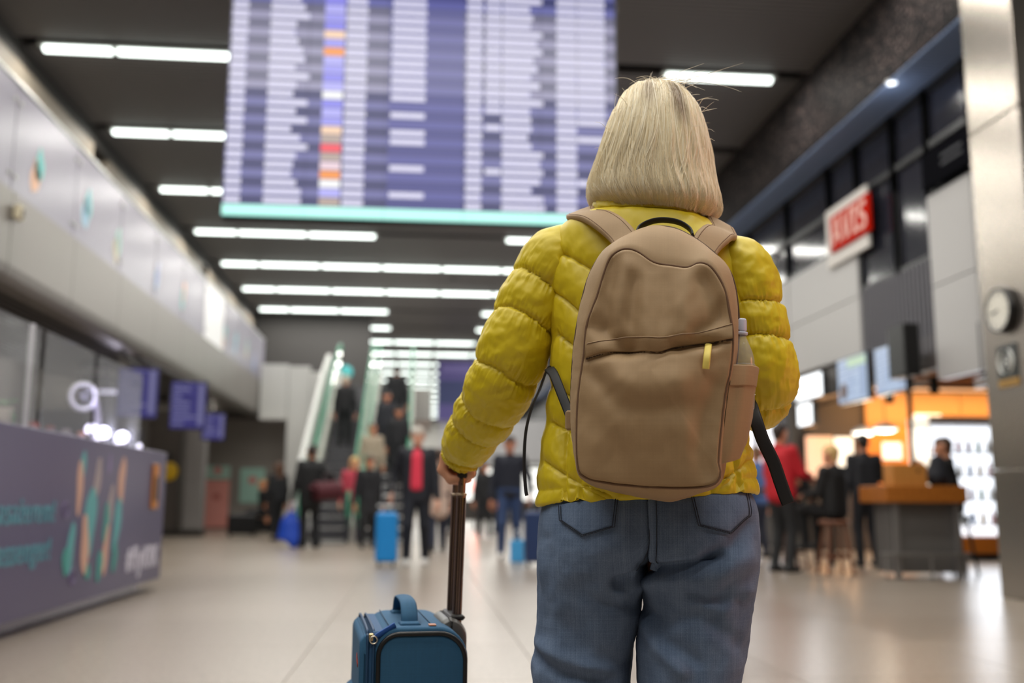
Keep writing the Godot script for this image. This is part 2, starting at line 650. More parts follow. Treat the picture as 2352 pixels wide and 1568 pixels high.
func build_mezzanine() -> void:
	# gallery on the left: slab, steel fascia panels, glass balustrade with lilac film, rail
	struct("mezzanine_slab", span(Vector3(-9.6, 3.25, -34), Vector3(-4.62, 4.05, 4)), hexm("8a8680", 0.6))
	var f := thing("mezzanine_fascia", "long brushed grey metal fascia of the gallery edge above the purple counter", "fascia")
	var prof := PackedVector2Array([Vector2(-4.62, 4.16), Vector2(-4.5, 4.16), Vector2(-4.5, 3.34), Vector2(-4.52, 3.24), Vector2(-4.58, 3.17), Vector2(-4.75, 3.14), Vector2(-4.75, 3.24), Vector2(-4.62, 3.3)])
	var b := MB.new()
	b.prism(prof, 0, 1.985)
	var pm := b.done()
	for k in 15:
		part(f, "fascia_panel", pm, M.fascia, Vector3(0, 0, 1.0 - 2.0 * (k + 1)))
	var g := thing("glass_balustrade", "glass gallery balustrade with pale lilac film and steel handrail", "balustrade")
	for k in 15:
		var z0 := 1.0 - 2.0 * (k + 1)
		var pane := part(g, "pane", span(Vector3(-4.555, 4.16, z0 + 0.012), Vector3(-4.54, 5.38, z0 + 1.988), 0.002), M.film if k != 11 else hexm("e9e9ea", 0.4))
		for y in [4.35, 5.2]:
			for dz in [0.08, 1.92]:
				part(pane, "clamp", lt([Vector2(0.001, 0.0), Vector2(0.028, 0.0), Vector2(0.028, 0.016), Vector2(0.001, 0.02)], 12, Vector3.ZERO, Basis(Vector3(0, 0, 1), -PI / 2)), hexm("b9b9b6", 0.3, 0.9), Vector3(-4.54, y, z0 + dz))
	part(g, "handrail", tb([Vector3(-4.55, 5.41, 1), Vector3(-4.55, 5.41, -29)], [0.028], 12), hexm("c4c6c2", 0.28, 0.9))
	# small coloured shapes printed on the film
	var tints := [["e0a98c", "58b8b4"], ["58b8b4", "dfb08f"], ["7cc0c8", "8fb8cf"], ["9fc7bd", "c9c0a5"], ["b0b4d4", "8fa8d0"]]
	var spots := [-10.2, -11.75, -13.5, -14.9, -17.2, -19.1, -23.2, -24.6, -26.2, -27.4]
	for k in spots.size():
		var q := PackedVector2Array()
		for i in 14:
			var a := TAU * i / 14.0
			q.append(Vector2(cos(a) * 0.11 * (1 + 0.3 * sin(a * 2 + k)), sin(a) * 0.2 * (1 + 0.25 * cos(a * 3 + k))))
		for s in 2:
			var e := MB.new()
			e.prism(q, 0, 0.003, Transform3D(Basis(Vector3.UP, PI / 2), Vector3(-4.539, 4.62 - 0.16 * s + 0.07 * (k % 3), spots[k] + 0.1 * s)))
			part(g, "film_motif", e.done(), hexm(tints[k % 5][s], 0.5))
	# soffit slats below the gallery
	var so := thing("gallery_soffit", "dark ribbed metal soffit under the gallery above the purple counter", "soffit")
	part(so, "backing", span(Vector3(-6.88, 3.2, -29.8), Vector3(-4.77, 3.25, 4)), hexm("2c2a29", 0.7))
	var rib := bx(Vector3(0.06, 0.05, 32), 0.004)
	for k in 15: part(so, "rib", rib, hexm("4a4643", 0.5), Vector3(-6.8 + 0.14 * k, 3.175, -13.6))
	# bulkheads above the gallery at the edge of the slatted ceiling
	for q in [[-1.0, -8.2], [-9.0, -18.2], [-19.1, -27.5], [-28.3, -36.4]]:
		solo("bulkhead", span(Vector3(-6.5, 6.3, q[1]), Vector3(-6.1, 7.32, q[0]), 0.01), hexm("8f8577", 0.6), "beige bulkhead beam between gallery and slatted ceiling", "beam", Vector3.ZERO, 0, "beige ceiling bulkheads")
	struct("trim_1", span(Vector3(-9.6, 7.3, -84), Vector3(-6.1, HALL + 0.25, 9)), hexm("35322f", 0.7))
	# a small speaker box on the fascia
	var sp := thing("wall_speaker", "small beige loudspeaker box fixed to the grey gallery fascia", "speaker", Vector3(-4.5, 3.93, -11.05))
	part(sp, "housing", bx(Vector3(0.09, 0.17, 0.13), 0.02, Vector3(0.05, 0, 0)), hexm("cfc4a8", 0.5))
	part(sp, "grille", bx(Vector3(0.012, 0.1, 0.05), 0.01, Vector3(0.098, 0, 0)), hexm("3b342c", 0.6))
	# the gallery's end over the escalators: a white clad landing
	struct("landing_slab", span(Vector3(-4.5, 3.1, -34), Vector3(0.3, 4.0, -28.35)), hexm("b7b6b2", 0.6))
	var la := thing("landing_parapet", "white clad parapet of the landing beside the escalators", "parapet")
	part(la, "clad_panel", span(Vector3(-4.48, 3.05, -28.32), Vector3(-3.72, 4.6, -28.2), 0.01), hexm("c9c9c6", 0.55))
	part(la, "clad_panel", span(Vector3(-3.71, 0.0, -28.32), Vector3(-3.12, 4.55, -28.2), 0.01), hexm("c9c9c6", 0.55))
	part(la, "clad_panel", span(Vector3(-3.11, 0.0, -28.32), Vector3(-2.52, 4.4, -28.2), 0.01), hexm("c9c9c6", 0.55))
	var side := MB.new()
	side.prism(PackedVector2Array([Vector2(28.15, 0.05), Vector2(28.15, 4.9), Vector2(26.6, 4.2), Vector2(21.5, 1.15), Vector2(20.8, 0.05)]), -2.66, -2.54, Transform3D(Basis(Vector3.UP, PI / 2), Vector3.ZERO))
	part(la, "side_cladding", side.done(), hexm("c4c5c1", 0.55))

func escalator(x: float, label: String) -> void:
	var t := thing("escalator", label, "escalator", Vector3(x, 0, 0), 0, "pair of escalators up to the landing")
	var z0 := -20.9
	var s := 0.577
	var step := MB.new()
	step.box(Vector3(0, -0.1, 0), Vector3(0.8, 0.2, 0.4), 0.01)
	for r in 5: step.box(Vector3(-0.3 + 0.15 * r, 0.003, 0), Vector3(0.06, 0.01, 0.39), 0.0)
	var sm := step.done()
	for k in 18: part(t, "step", sm, hexm("57565a", 0.4, 0.6), Vector3(0, 0.01 + 0.4 * s * k, z0 - 0.4 * k))
	for e in [-1.0, 1.0]:
		var b := MB.new()
		b.prism(PackedVector2Array([Vector2(20.2, 0), Vector2(20.2, 0.32), Vector2(20.9, 0.36), Vector2(28.0, 4.4), Vector2(28.3, 4.4), Vector2(28.3, 3.6)]), e * 0.47 - 0.06, e * 0.47 + 0.06, Transform3D(Basis(Vector3.UP, PI / 2), Vector3.ZERO))
		part(t, "balustrade", b.done(), hexm("c9c6be", 0.4, 0.2))
		var gl := MB.new()
		gl.prism(PackedVector2Array([Vector2(20.0, 0.3), Vector2(19.95, 0.7), Vector2(20.1, 1.0), Vector2(20.9, 1.05), Vector2(28.0, 5.05), Vector2(28.6, 5.05), Vector2(28.6, 4.4), Vector2(28.0, 4.35), Vector2(20.9, 0.35)]), e * 0.47 - 0.008, e * 0.47 + 0.008, Transform3D(Basis(Vector3.UP, PI / 2), Vector3.ZERO))
		part(t, "glass_side", gl.done(), M.greenglass)
		part(t, "handrail", tb(smooth([Vector3(e * 0.47, 0.5, -19.93), Vector3(e * 0.47, 0.95, -20.0), Vector3(e * 0.47, 1.07, -20.5), Vector3(e * 0.47, 1.15, -21.0), Vector3(e * 0.47, 3.0, -24.2), Vector3(e * 0.47, 5.08, -28.0), Vector3(e * 0.47, 5.1, -28.8)], 5), [0.035], 10), hexm("3c8a6c", 0.45))
	part(t, "comb_plate", span(Vector3(-0.45, 0.0, -20.9), Vector3(0.45, 0.03, -19.6), 0.005), hexm("8d8c8a", 0.35, 0.8))

func build_right_side() -> void:
	# granite band below the ceiling edge, blue slatted soffit, wall of windows and white panels
	struct("trim_2", span(Vector3(6.05, 6.35, -84), Vector3(6.35, HALL + 0.25, 9)), M.granite)
	var so := thing("blue_soffit", "long blue grey slatted soffit strip under the dark speckled band", "soffit")
	part(so, "backing", span(Vector3(6.36, 6.34, -60), Vector3(6.69, 6.4, 4)), hexm("39455c", 0.5))
	var sl := bx(Vector3(0.6, 0.03, 0.05), 0.004)
	var more := MB.new()
	for k in 520:
		var at := Vector3(6.37, 6.325, -9.0 - 0.085 * k)
		if k < 120: part(so, "slat", sl, M.blue, at)
		else: more.box(at, Vector3(0.62, 0.03, 0.05))
	part(so, "slats_beyond", more.done(), M.blue).set_meta("kind", "stuff")
	struct("wall_upper_right", span(Vector3(6.72, 3.05, -84), Vector3(7.0, 6.6, 9)), hexm("3a3a3d", 0.6))
	# windows: black frame, panes, mullions
	var bays := [[-9.2, -11.05], [-11.05, -12.1], [-12.1, -13.05], [-13.05, -14.25], [-14.25, -15.3], [-15.3, -17.2], [-17.2, -19.4], [-19.4, -21.6], [-21.6, -24.0], [-24.0, -26.4], [-26.4, -29], [-29, -32]]
	for k in bays.size():
		var za: float = bays[k][0]
		var zb: float = bays[k][1]
		var low := 4.05 if k in [2, 3] else 4.86
		var w := part(self, numbered("window_1"), span(Vector3(6.66, low, zb + 0.07), Vector3(6.68, 6.25, za - 0.07)), M.darkpane)
		w.set_meta("kind", "structure")
		for z in [za, zb]: part(w, "mullion", span(Vector3(6.6, low - 0.08, z - 0.07), Vector3(6.72, 6.34, z + 0.07), 0.008), hexm("141417", 0.4))
		for y in [low - 0.04, 5.5, 6.28]: part(w, "transom", span(Vector3(6.61, y - 0.05, zb), Vector3(6.71, y + 0.05, za), 0.006), hexm("141417", 0.4))
		if k in [2, 5, 8]: part(w, "blind", span(Vector3(6.685, 5.56, zb + 0.1), Vector3(6.7, 6.2, za - 0.1)), hexm("8f8d8c", 0.6))
	# cladding panels below
	var c := thing("wall_cladding", "white cladding panels in two rows below the windows of the upper wall", "cladding")
	for q in [[-9.3, -11.05, 2.39, 4.8], [-11.07, -12.1, 2.39, 4.8], [-14.25, -17.1, 3.05, 4.8], [-17.14, -20.0, 3.05, 4.8], [-20.04, -24.0, 3.05, 4.8], [-24.04, -30.0, 3.05, 4.8]]:
		part(c, "panel", span(Vector3(6.58, q[2], q[1]), Vector3(6.715, (q[2] + q[3]) / 2 - 0.005, q[0]), 0.006), hexm("aeacab", 0.45))
		part(c, "panel", span(Vector3(6.58, (q[2] + q[3]) / 2 + 0.005, q[1]), Vector3(6.715, q[3], q[0]), 0.006), hexm("aeacab", 0.45))
	var rp := thing("ribbed_panel", "dark grey panel of upright ribs between two white panels", "panel")
	part(rp, "backing", span(Vector3(6.64, 2.75, -14.23), Vector3(6.7, 4.0, -12.12)), hexm("333236", 0.6))
	var up := bx(Vector3(0.06, 1.25, 0.06), 0.006)
	for k in 18: part(rp, "rib", up, hexm("55535a", 0.5), Vector3(6.62, 3.375, -12.2 - 0.115 * k))
	# signs
	var rs := thing("red_sign", "red hanging sign with white capital letters in a white window frame", "sign", Vector3(6.5, 5.05, -14.25), -90)
	part(rs, "frame", bx(Vector3(1.5, 0.95, 0.05), 0.01, Vector3(-0.2, -0.02, -0.04)), hexm("cfcac4", 0.5))
	part(rs, "plate", bx(Vector3(1.4, 0.58, 0.05), 0.01), dull("b81c0b"))
	lettering(rs, "AVIS", 0.42, Vector3(0, 0, 0.03), dull("e6b9ae"))
	var bs := thing("black_sign", "black sign board above a white panel beside the steel pillar", "sign", Vector3(6.52, 5.1, -11.4), -90)
	part(bs, "plate", bx(Vector3(1.25, 0.48, 0.06), 0.01), dull("07070c"))
	for r in 2: part(bs, "letter_strip", bx(Vector3(0.5, 0.04, 0.006), 0.002, Vector3(0.12, 0.06 - 0.1 * r, 0.033)), hexm("23232c", 0.6))
	var dl := thing("downlight", "small bright round downlight set in the edge of the blue soffit", "light", Vector3(6.12, 6.31, -11.95))
	part(dl, "ring", lt([Vector2(0.06, 0.03), Vector2(0.065, 0.0), Vector2(0.08, 0.0), Vector2(0.08, 0.03)], 20), hexm("d0d0d0", 0.4))
	part(dl, "lamp_lens", lt([Vector2(0.001, -0.004), Vector2(0.06, -0.004), Vector2(0.06, 0.02), Vector2(0.001, 0.02)], 20), glow("eef6ff", 3.0))
	omni(dl, Vector3(0, -0.25, 0), 0.06, Color(0.95, 0.97, 1.0), 0.06)
	for q in [[6.5, 3.9, -17.9], [6.4, 5.2, -17.4]]:
		solo("wall_lamp", lt([Vector2(0.001, -0.08), Vector2(0.05, -0.06), Vector2(0.07, 0.0), Vector2(0.05, 0.05), Vector2(0.001, 0.06)], 16), hexm("dcdad2", 0.3), "small pale globe fitting on the window wall", "lamp", Vector3(q[0], q[1], q[2]), 0, "globe fittings on the window wall")
	# steel clad pillar with clock and sign
	var p := thing("steel_pillar", "tall square pillar clad in brushed steel at the cafe's corner", "pillar", Vector3(5.18, 0, -8.3))
	for k in 3: part(p, "steel_sheet", span(Vector3(0, [0.0, 1.13, 4.3][k], -0.38), Vector3(0.75, [1.126, 4.296, HALL + 0.2][k], 0.42), 0.012), M.steel)
	var ck := thing("wall_clock", "round wall clock with white face and black rim on the steel pillar", "clock", Vector3(5.18, 2.53, -8.31), -90)
	part(ck, "case", lt([Vector2(0.001, 0.0), Vector2(0.2, 0.0), Vector2(0.205, 0.03), Vector2(0.2, 0.07), Vector2(0.185, 0.075), Vector2(0.18, 0.06), Vector2(0.001, 0.06)], 40, Vector3.ZERO, Basis(Vector3.RIGHT, PI / 2)), hexm("141414", 0.35))
	part(ck, "dial", lt([Vector2(0.001, 0.062), Vector2(0.182, 0.062)], 40, Vector3.ZERO, Basis(Vector3.RIGHT, PI / 2)), hexm("f2eddc", 0.5))
	for k in 12:
		var a := TAU * k / 12.0
		part(ck, "hour_mark", bx(Vector3(0.008, 0.024, 0.003), 0.0), hexm("2a2a2a", 0.5), Vector3(sin(a) * 0.15, cos(a) * 0.15, 0.065)).rotation.z = -a
	for q in [[0.09, 0.012, 250.0], [0.14, 0.008, 262.0]]:
		var hd := part(ck, "hand", bx(Vector3(q[1], q[0], 0.003), 0.0, Vector3(0, q[0] / 2 - 0.015, 0)), hexm("222222", 0.5), Vector3(0, 0, 0.068))
		hd.rotation_degrees.z = -q[2]
	part(ck, "cover_glass", lt([Vector2(0.001, 0.074), Vector2(0.183, 0.072)], 40, Vector3.ZERO, Basis(Vector3.RIGHT, PI / 2)), M.clear)
	var s := thing("pictogram_sign", "small square sign with a white ringed symbol under the pillar clock", "sign", Vector3(5.18, 2.03, -8.31), -90)
	part(s, "plate", bx(Vector3(0.3, 0.3, 0.012), 0.004, Vector3(0, 0.04, 0.006)), hexm("3b3f3d", 0.5))
	part(s, "gold_strip", bx(Vector3(0.3, 0.07, 0.012), 0.003, Vector3(0, -0.148, 0.006)), hexm("a07a35", 0.5))
	for e in [-1.0, 1.0]:
		var arc := []
		for k in 13: arc.append(Vector3(cos(deg_to_rad(-62 + 124 * k / 12.0)) * 0.105 * e, 0.04 + sin(deg_to_rad(-62 + 124 * k / 12.0)) * 0.115, 0.014))
		part(s, "arc", tb(arc, [Vector2(0.022, 0.003)], 8, Vector3(0, 0, 1)), hexm("e4e4de", 0.5))
	part(s, "ring", ringm(0.045, 0.012), hexm("e4e4de", 0.5), Vector3(0, 0.04, 0.014))
	part(s, "dot", lt([Vector2(0.001, -0.003), Vector2(0.014, -0.003), Vector2(0.014, 0.003), Vector2(0.001, 0.003)], 16, Vector3.ZERO, Basis(Vector3.RIGHT, PI / 2)), hexm("e4e4de", 0.5), Vector3(0, 0.04, 0.014))
	for k in 4: part(s, "key_dot", lt([Vector2(0.001, 0), Vector2(0.006, 0), Vector2(0.006, 0.004), Vector2(0.001, 0.004)], 10, Vector3.ZERO, Basis(Vector3.RIGHT, PI / 2)), hexm("4a3a1c", 0.5), Vector3(-0.06 + 0.04 * k, -0.148, 0.012))

func ringm(r: float, w: float) -> ArrayMesh:
	var p := []
	for k in 25: p.append(Vector3(cos(TAU * k / 24.0) * r, sin(TAU * k / 24.0) * r, 0))
	return tb(p, [w * 0.5], 8)

func omni(parent: Node, at: Vector3, e: float, col: Color, size := 0.05) -> void:
	var l := OmniLight3D.new()
	l.name = "lamp_glow"
	l.light_energy = e
	l.light_color = col
	l.light_size = size
	l.omni_range = 40.0
	l.omni_attenuation = 2.0
	l.shadow_enabled = true
	l.position = at
	parent.add_child(l, true)

func area(parent: Node, at: Vector3, size: Vector2, e: float, col: Color, rot: Vector3) -> void:
	var l := AreaLight3D.new()
	l.name = "panel_glow"
	l.area_size = size
	l.light_energy = e
	l.light_color = col
	l.area_range = 40.0
	l.shadow_enabled = true
	l.rotation_degrees = rot
	l.position = at
	parent.add_child(l, true)

func lettering(parent: Node, words: String, height: float, at: Vector3, m: Material, called := "lettering") -> MeshInstance3D:
	var t := TextMesh.new()
	var f := SystemFont.new()
	f.font_names = PackedStringArray(["Droid Sans"])
	f.font_weight = 700
	t.font = f
	t.text = words
	t.font_size = 64
	t.pixel_size = height / 46.0
	t.depth = 0.006
	return part(parent, called, t, m, at)

# ---------------------------------------------------------------- left: information counter and what stands under the gallery
func build_counter() -> void:
	var t := thing("information_counter", "long purple information counter printed with teal lettering and hands", "counter")
	part(t, "front_panel", span(Vector3(-2.46, 0.1, -9.8), Vector3(-2.4, 1.26, -3.5), 0.006), M.purple)
	part(t, "end_panel", span(Vector3(-3.3, 0.1, -9.8), Vector3(-2.47, 1.26, -9.74), 0.004), M.purple)
	part(t, "worktop", span(Vector3(-3.3, 1.2, -9.73), Vector3(-2.47, 1.262, -3.5), 0.004), hexm("5a5068", 0.4))
	part(t, "plinth", span(Vector3(-3.2, 0.0, -9.5), Vector3(-2.52, 0.1, -3.5), 0.004), hexm("8a8690", 0.22, 0.9))
	part(t, "back_shelf", span(Vector3(-3.3, 0.1, -9.7), Vector3(-3.24, 1.2, -3.5)), hexm("3a3444", 0.6))
	var teal := hexm("4a8796", 0.5)
	var a := lettering(t, "pasażerem!", 0.135, Vector3(-2.398, 0.74, -6.42), teal)
	a.rotation_degrees.y = 90
	var b := lettering(t, "passenger!", 0.135, Vector3(-2.398, 0.5, -6.42), teal)
	b.rotation_degrees.y = 90
	var c := lettering(t, "#flyKRK", 0.19, Vector3(-2.398, 0.32, -9.15), hexm("cfcbd8", 0.5))
	c.rotation_degrees.y = 90
	# raised hands printed in teal and peach: [z, y, half width, half height, lean, tone]
	var hands := [
		[-7.4348, 1.0414, 0.05, 0.13, 0.1, 0], [-7.3911, 0.902, 0.06, 0.2, -0.05, 1], [-7.7744, 0.9715, 0.07, 0.17, 0.25, 2], [-8.0562, 1.0951, 0.03, 0.08, 0.1, 4], [-8.1394, 0.7771, 0.07, 0.17, 0.2, 2],
		[-8.3972, 0.9675, 0.08, 0.2, 0.1, 1], [-7.6748, 0.6529, 0.12, 0.26, 0.05, 0], [-8.3343, 0.6221, 0.08, 0.22, 0.2, 0], [-8.0482, 0.6451, 0.06, 0.16, 0.1, 3], [-7.583, 0.5001, 0.08, 0.22, -0.15, 1],
		[-8.0837, 0.4397, 0.06, 0.2, 0.15, 1], [-7.2933, 0.4885, 0.06, 0.18, 0.1, 0], [-7.2091, 0.399, 0.06, 0.1, -0.1, 3], [-7.9507, 0.3234, 0.06, 0.12, 0.2, 3], [-8.3229, 0.3676, 0.05, 0.12, 0.15, 3], [-7.6843, 0.3029, 0.05, 0.06, 0, 3]]
	var tones := ["4f9d9f", "c99b84", "9c8d8c", "2f8f86", "7f6f9a"]
	for k in hands.size():
		var h: Array = hands[k]
		var q := PackedVector2Array()
		for i in 18:
			var g := TAU * i / 18.0
			var w := 1.0 + 0.22 * sin(g * 3 + k)
			q.append(Vector2(cos(g) * h[2] * w, sin(g) * h[3]).rotated(-h[4]))
		var e := MB.new()
		e.prism(q, 0.0, 0.0012 + 0.0003 * k, Transform3D(Basis(Vector3.UP, PI / 2), Vector3(-2.4, h[1], h[0])))
		part(t, "printed_hand", e.done(), hexm(tones[h[5]], 0.5))
	for q in [[-7.1321, 0.7518], [-7.3641, 0.286]]:
		part(t, "printed_emblem", ringm(0.05, 0.012), hexm("75678c", 0.5), Vector3(-2.398, q[1], q[0])).rotation_degrees.y = 90
	# slot plate near the end
	var s := thing("brass_slot", "amber framed letter slot with black opening near the counter's end", "slot", Vector3(-2.4, 0.94, -9.4))
	part(s, "frame", bx(Vector3(0.02, 0.4, 0.2), 0.008, Vector3(0.01, 0, 0)), hexm("b5701f", 0.45))
	part(s, "opening", bx(Vector3(0.012, 0.22, 0.11), 0.004, Vector3(0.018, -0.02, 0)), hexm("0c0b0a", 0.6))
	# plexiglass screens on the counter
	var sc := [[-3.6, -5.3], [-5.4, -7.05], [-7.15, -8.2], [-8.3, -9.6]]
	for k in sc.size():
		var g := thing("sneeze_screen", ["clear counter screen beyond the frame end", "clear counter screen beside the potted plant", "clear counter screen between steel posts", "clear counter screen at the counter's far end"][k], "screen", Vector3(-2.62, 1.262, 0), 0, "clear screens on the counter")
		part(g, "pane", span(Vector3(-0.005, 0.0, sc[k][1]), Vector3(0.005, 0.72, sc[k][0]), 0.002), M.clear)
		for z in [sc[k][0], sc[k][1]]: part(g, "foot", bx(Vector3(0.08, 0.03, 0.04), 0.005, Vector3(0, 0.015, z + 0.05 * signf(sc[k][1] - z + 0.5))), hexm("c9c9cb", 0.3, 0.6))
	var po := thing("white_post", "slim white post standing upright on the purple counter", "post", Vector3(-2.7, 1.262, -7.1))
	part(po, "tube", tb([Vector3(0, 0.02, 0), Vector3(0, 0.76, 0)], [0.018], 12), hexm("d9d6dc", 0.4))
	part(po, "base", lt([Vector2(0.001, 0), Vector2(0.06, 0), Vector2(0.06, 0.015), Vector2(0.02, 0.025), Vector2(0.001, 0.025)], 16), hexm("d9d6dc", 0.4))
	# plant in a white pot
	var pl := thing("potted_plant", "small green plant in a cream pot on the purple counter", "plant", Vector3(-2.8, 1.262, -6.92))
	part(pl, "pot", lt([Vector2(0.001, 0), Vector2(0.06, 0), Vector2(0.085, 0.16), Vector2(0.078, 0.16), Vector2(0.07, 0.13), Vector2(0.001, 0.13)], 20), hexm("cfc6b8", 0.5))
	for k in 14:
		var az := k * 2.4
		var d := Vector3(cos(az), 0, sin(az))
		var l := 0.07 + 0.05 * ((k * 7) % 5) / 5.0
		var path := smooth([Vector3(0, 0.13, 0) + d * 0.02, Vector3(0, 0.2, 0) + d * l * 0.7, Vector3(0, 0.22 - 0.012 * (k % 4), 0) + d * l * 1.4], 4)
		part(pl, "leaf", tb(path, smooth_f([0.006, 0.028, 0.004], 4).map(func(r): return Vector2(r, 0.003)), 8, Vector3(-d.z, 0, d.x)), hexm(["2f8a3f", "3fa04a", "22692f"][k % 3], 0.5))
	for k in 5:
		var d := Vector3(cos(k * 1.3 + 2.6), 0, sin(k * 1.3 + 2.6))
		part(pl, "trailing_leaf", tb(smooth([d * 0.08 + Vector3(0, 0.14, 0), d * 0.11 + Vector3(0, 0.1, 0), d * 0.1 + Vector3(0, 0.02, 0)], 4), smooth_f([0.004, 0.022, 0.003], 4).map(func(r): return Vector2(r, 0.003)), 8, Vector3(-d.z, 0, d.x)), hexm("1f6a3a", 0.5))
	# small jars in a row
	var caps := ["a8443a", "b0584a", "8a2f2c", "2a2420", "9a8f98", "6b3a34", "c07a66"]
	for k in 7:
		var j := thing("small_jar", ["red capped jar beside the white counter post", "coral capped jar second from the white post", "dark red capped jar third from the white post", "black capped jar among the counter jars", "grey capped jar among the counter jars", "brown capped jar next to the ring lamp", "salmon capped jar farthest from the white post"][k], "jar", Vector3(-2.74 - 0.05 * (k % 2), 1.262, -7.35 - 0.17 * k), 0, "small jars on the counter")
		part(j, "glass_body", lt([Vector2(0.001, 0), Vector2(0.032, 0.002), Vector2(0.034, 0.05), Vector2(0.026, 0.07), Vector2(0.001, 0.07)], 14), hexm("8f8590", 0.25))
		part(j, "cap", lt([Vector2(0.001, 0.068), Vector2(0.03, 0.068), Vector2(0.03, 0.095), Vector2(0.001, 0.1)], 14), hexm(caps[k], 0.4))
	# ring lamp and small spots
	var r := thing("ring_lamp", "pale lilac ring lamp on a bent stand behind the counter", "lamp", Vector3(-2.85, 1.262, -8.7))
	var rm := part(r, "ring", ringm(0.11, 0.04), glow("b9b4d8", 0.1), Vector3(0, 0.42, 0))
	rm.rotation_degrees.y = 40
	part(r, "stand", tb(smooth([Vector3(0.1, 0.38, -0.02), Vector3(0.13, 0.2, -0.02), Vector3(0.1, 0.02, 0)], 5), [0.025], 10), hexm("b9b4cc", 0.4))
	part(r, "foot", lt([Vector2(0.001, 0), Vector2(0.09, 0), Vector2(0.09, 0.02), Vector2(0.001, 0.03)], 18, Vector3(0.1, 0, 0)), hexm("b9b4cc", 0.4))
	omni(r, Vector3(0.06, 0.42, 0.06), 0.04, Color(0.85, 0.83, 1.0))
	for q in [[-2.6, -8.35, 0.03, "small glowing counter spot beside the ring lamp"], [-2.56, -8.75, 0.035, "small glowing counter spot between ring lamp and counter end"], [-2.54, -9.35, 0.035, "small glowing counter spot at the counter's far end"]]:
		var d := thing("counter_spot", q[3], "lamp", Vector3(q[0], 1.262, q[1]), 0, "glowing spots on the counter")
		part(d, "lamp_dome", lt([Vector2(0.001, 0.06), Vector2(0.012, 0.056), Vector2(q[2] * 0.6, 0.04), Vector2(q[2] * 0.6, 0.02), Vector2(0.001, 0.02)], 16), glow("e8e4ff", 1.6))
		part(d, "base", lt([Vector2(0.001, 0), Vector2(0.04, 0), Vector2(0.04, 0.02), Vector2(0.001, 0.02)], 16), hexm("888490", 0.4))
		omni(d, Vector3(0.0, 0.12, 0), 0.06, Color(0.9, 0.88, 1.0))
	# slim light bar and monitors behind
	var lb := thing("light_bar", "short white light bar hanging behind the counter screens", "light", Vector3(-4.9, 2.58, -16.9))
	part(lb, "tube", bx(Vector3(0.8, 0.06, 0.06), 0.02), glow("e6e2ff", 1.2))
	for x in [-0.25, 0.25]: part(lb, "hanger", tb([Vector3(x, 0.03, 0), Vector3(x, 0.58, 0)], [0.008], 6), hexm("222222", 0.5))
	omni(lb, Vector3(0, -0.1, 0), 0.2, Color(0.92, 0.9, 1.0))
	for q in [[-3.95, 1.35, -11.4, 0.5, 0.6, "2a2740", "dark monitor back behind the counter screens"], [-3.2, 1.1, -10.9, 0.4, 0.6, "45404f", "grey ticket cabinet behind the counter's end"]]:
		var mo := thing("desk_unit", q[6], "cabinet", Vector3(q[0], 0, q[2]))
		part(mo, "cabinet", span(Vector3(-0.3, 0, -0.3), Vector3(0.3, q[1], 0.3), 0.01), hexm(q[5], 0.5))
		part(mo, "monitor", span(Vector3(-0.26, q[1] + 0.08, -0.05), Vector3(0.26, q[1] + 0.45, 0.0), 0.01), hexm("1c1b24", 0.4))
		part(mo, "monitor_foot", span(Vector3(-0.04, q[1], -0.06), Vector3(0.04, q[1] + 0.1, -0.02), 0.004), hexm("1c1b24", 0.4))

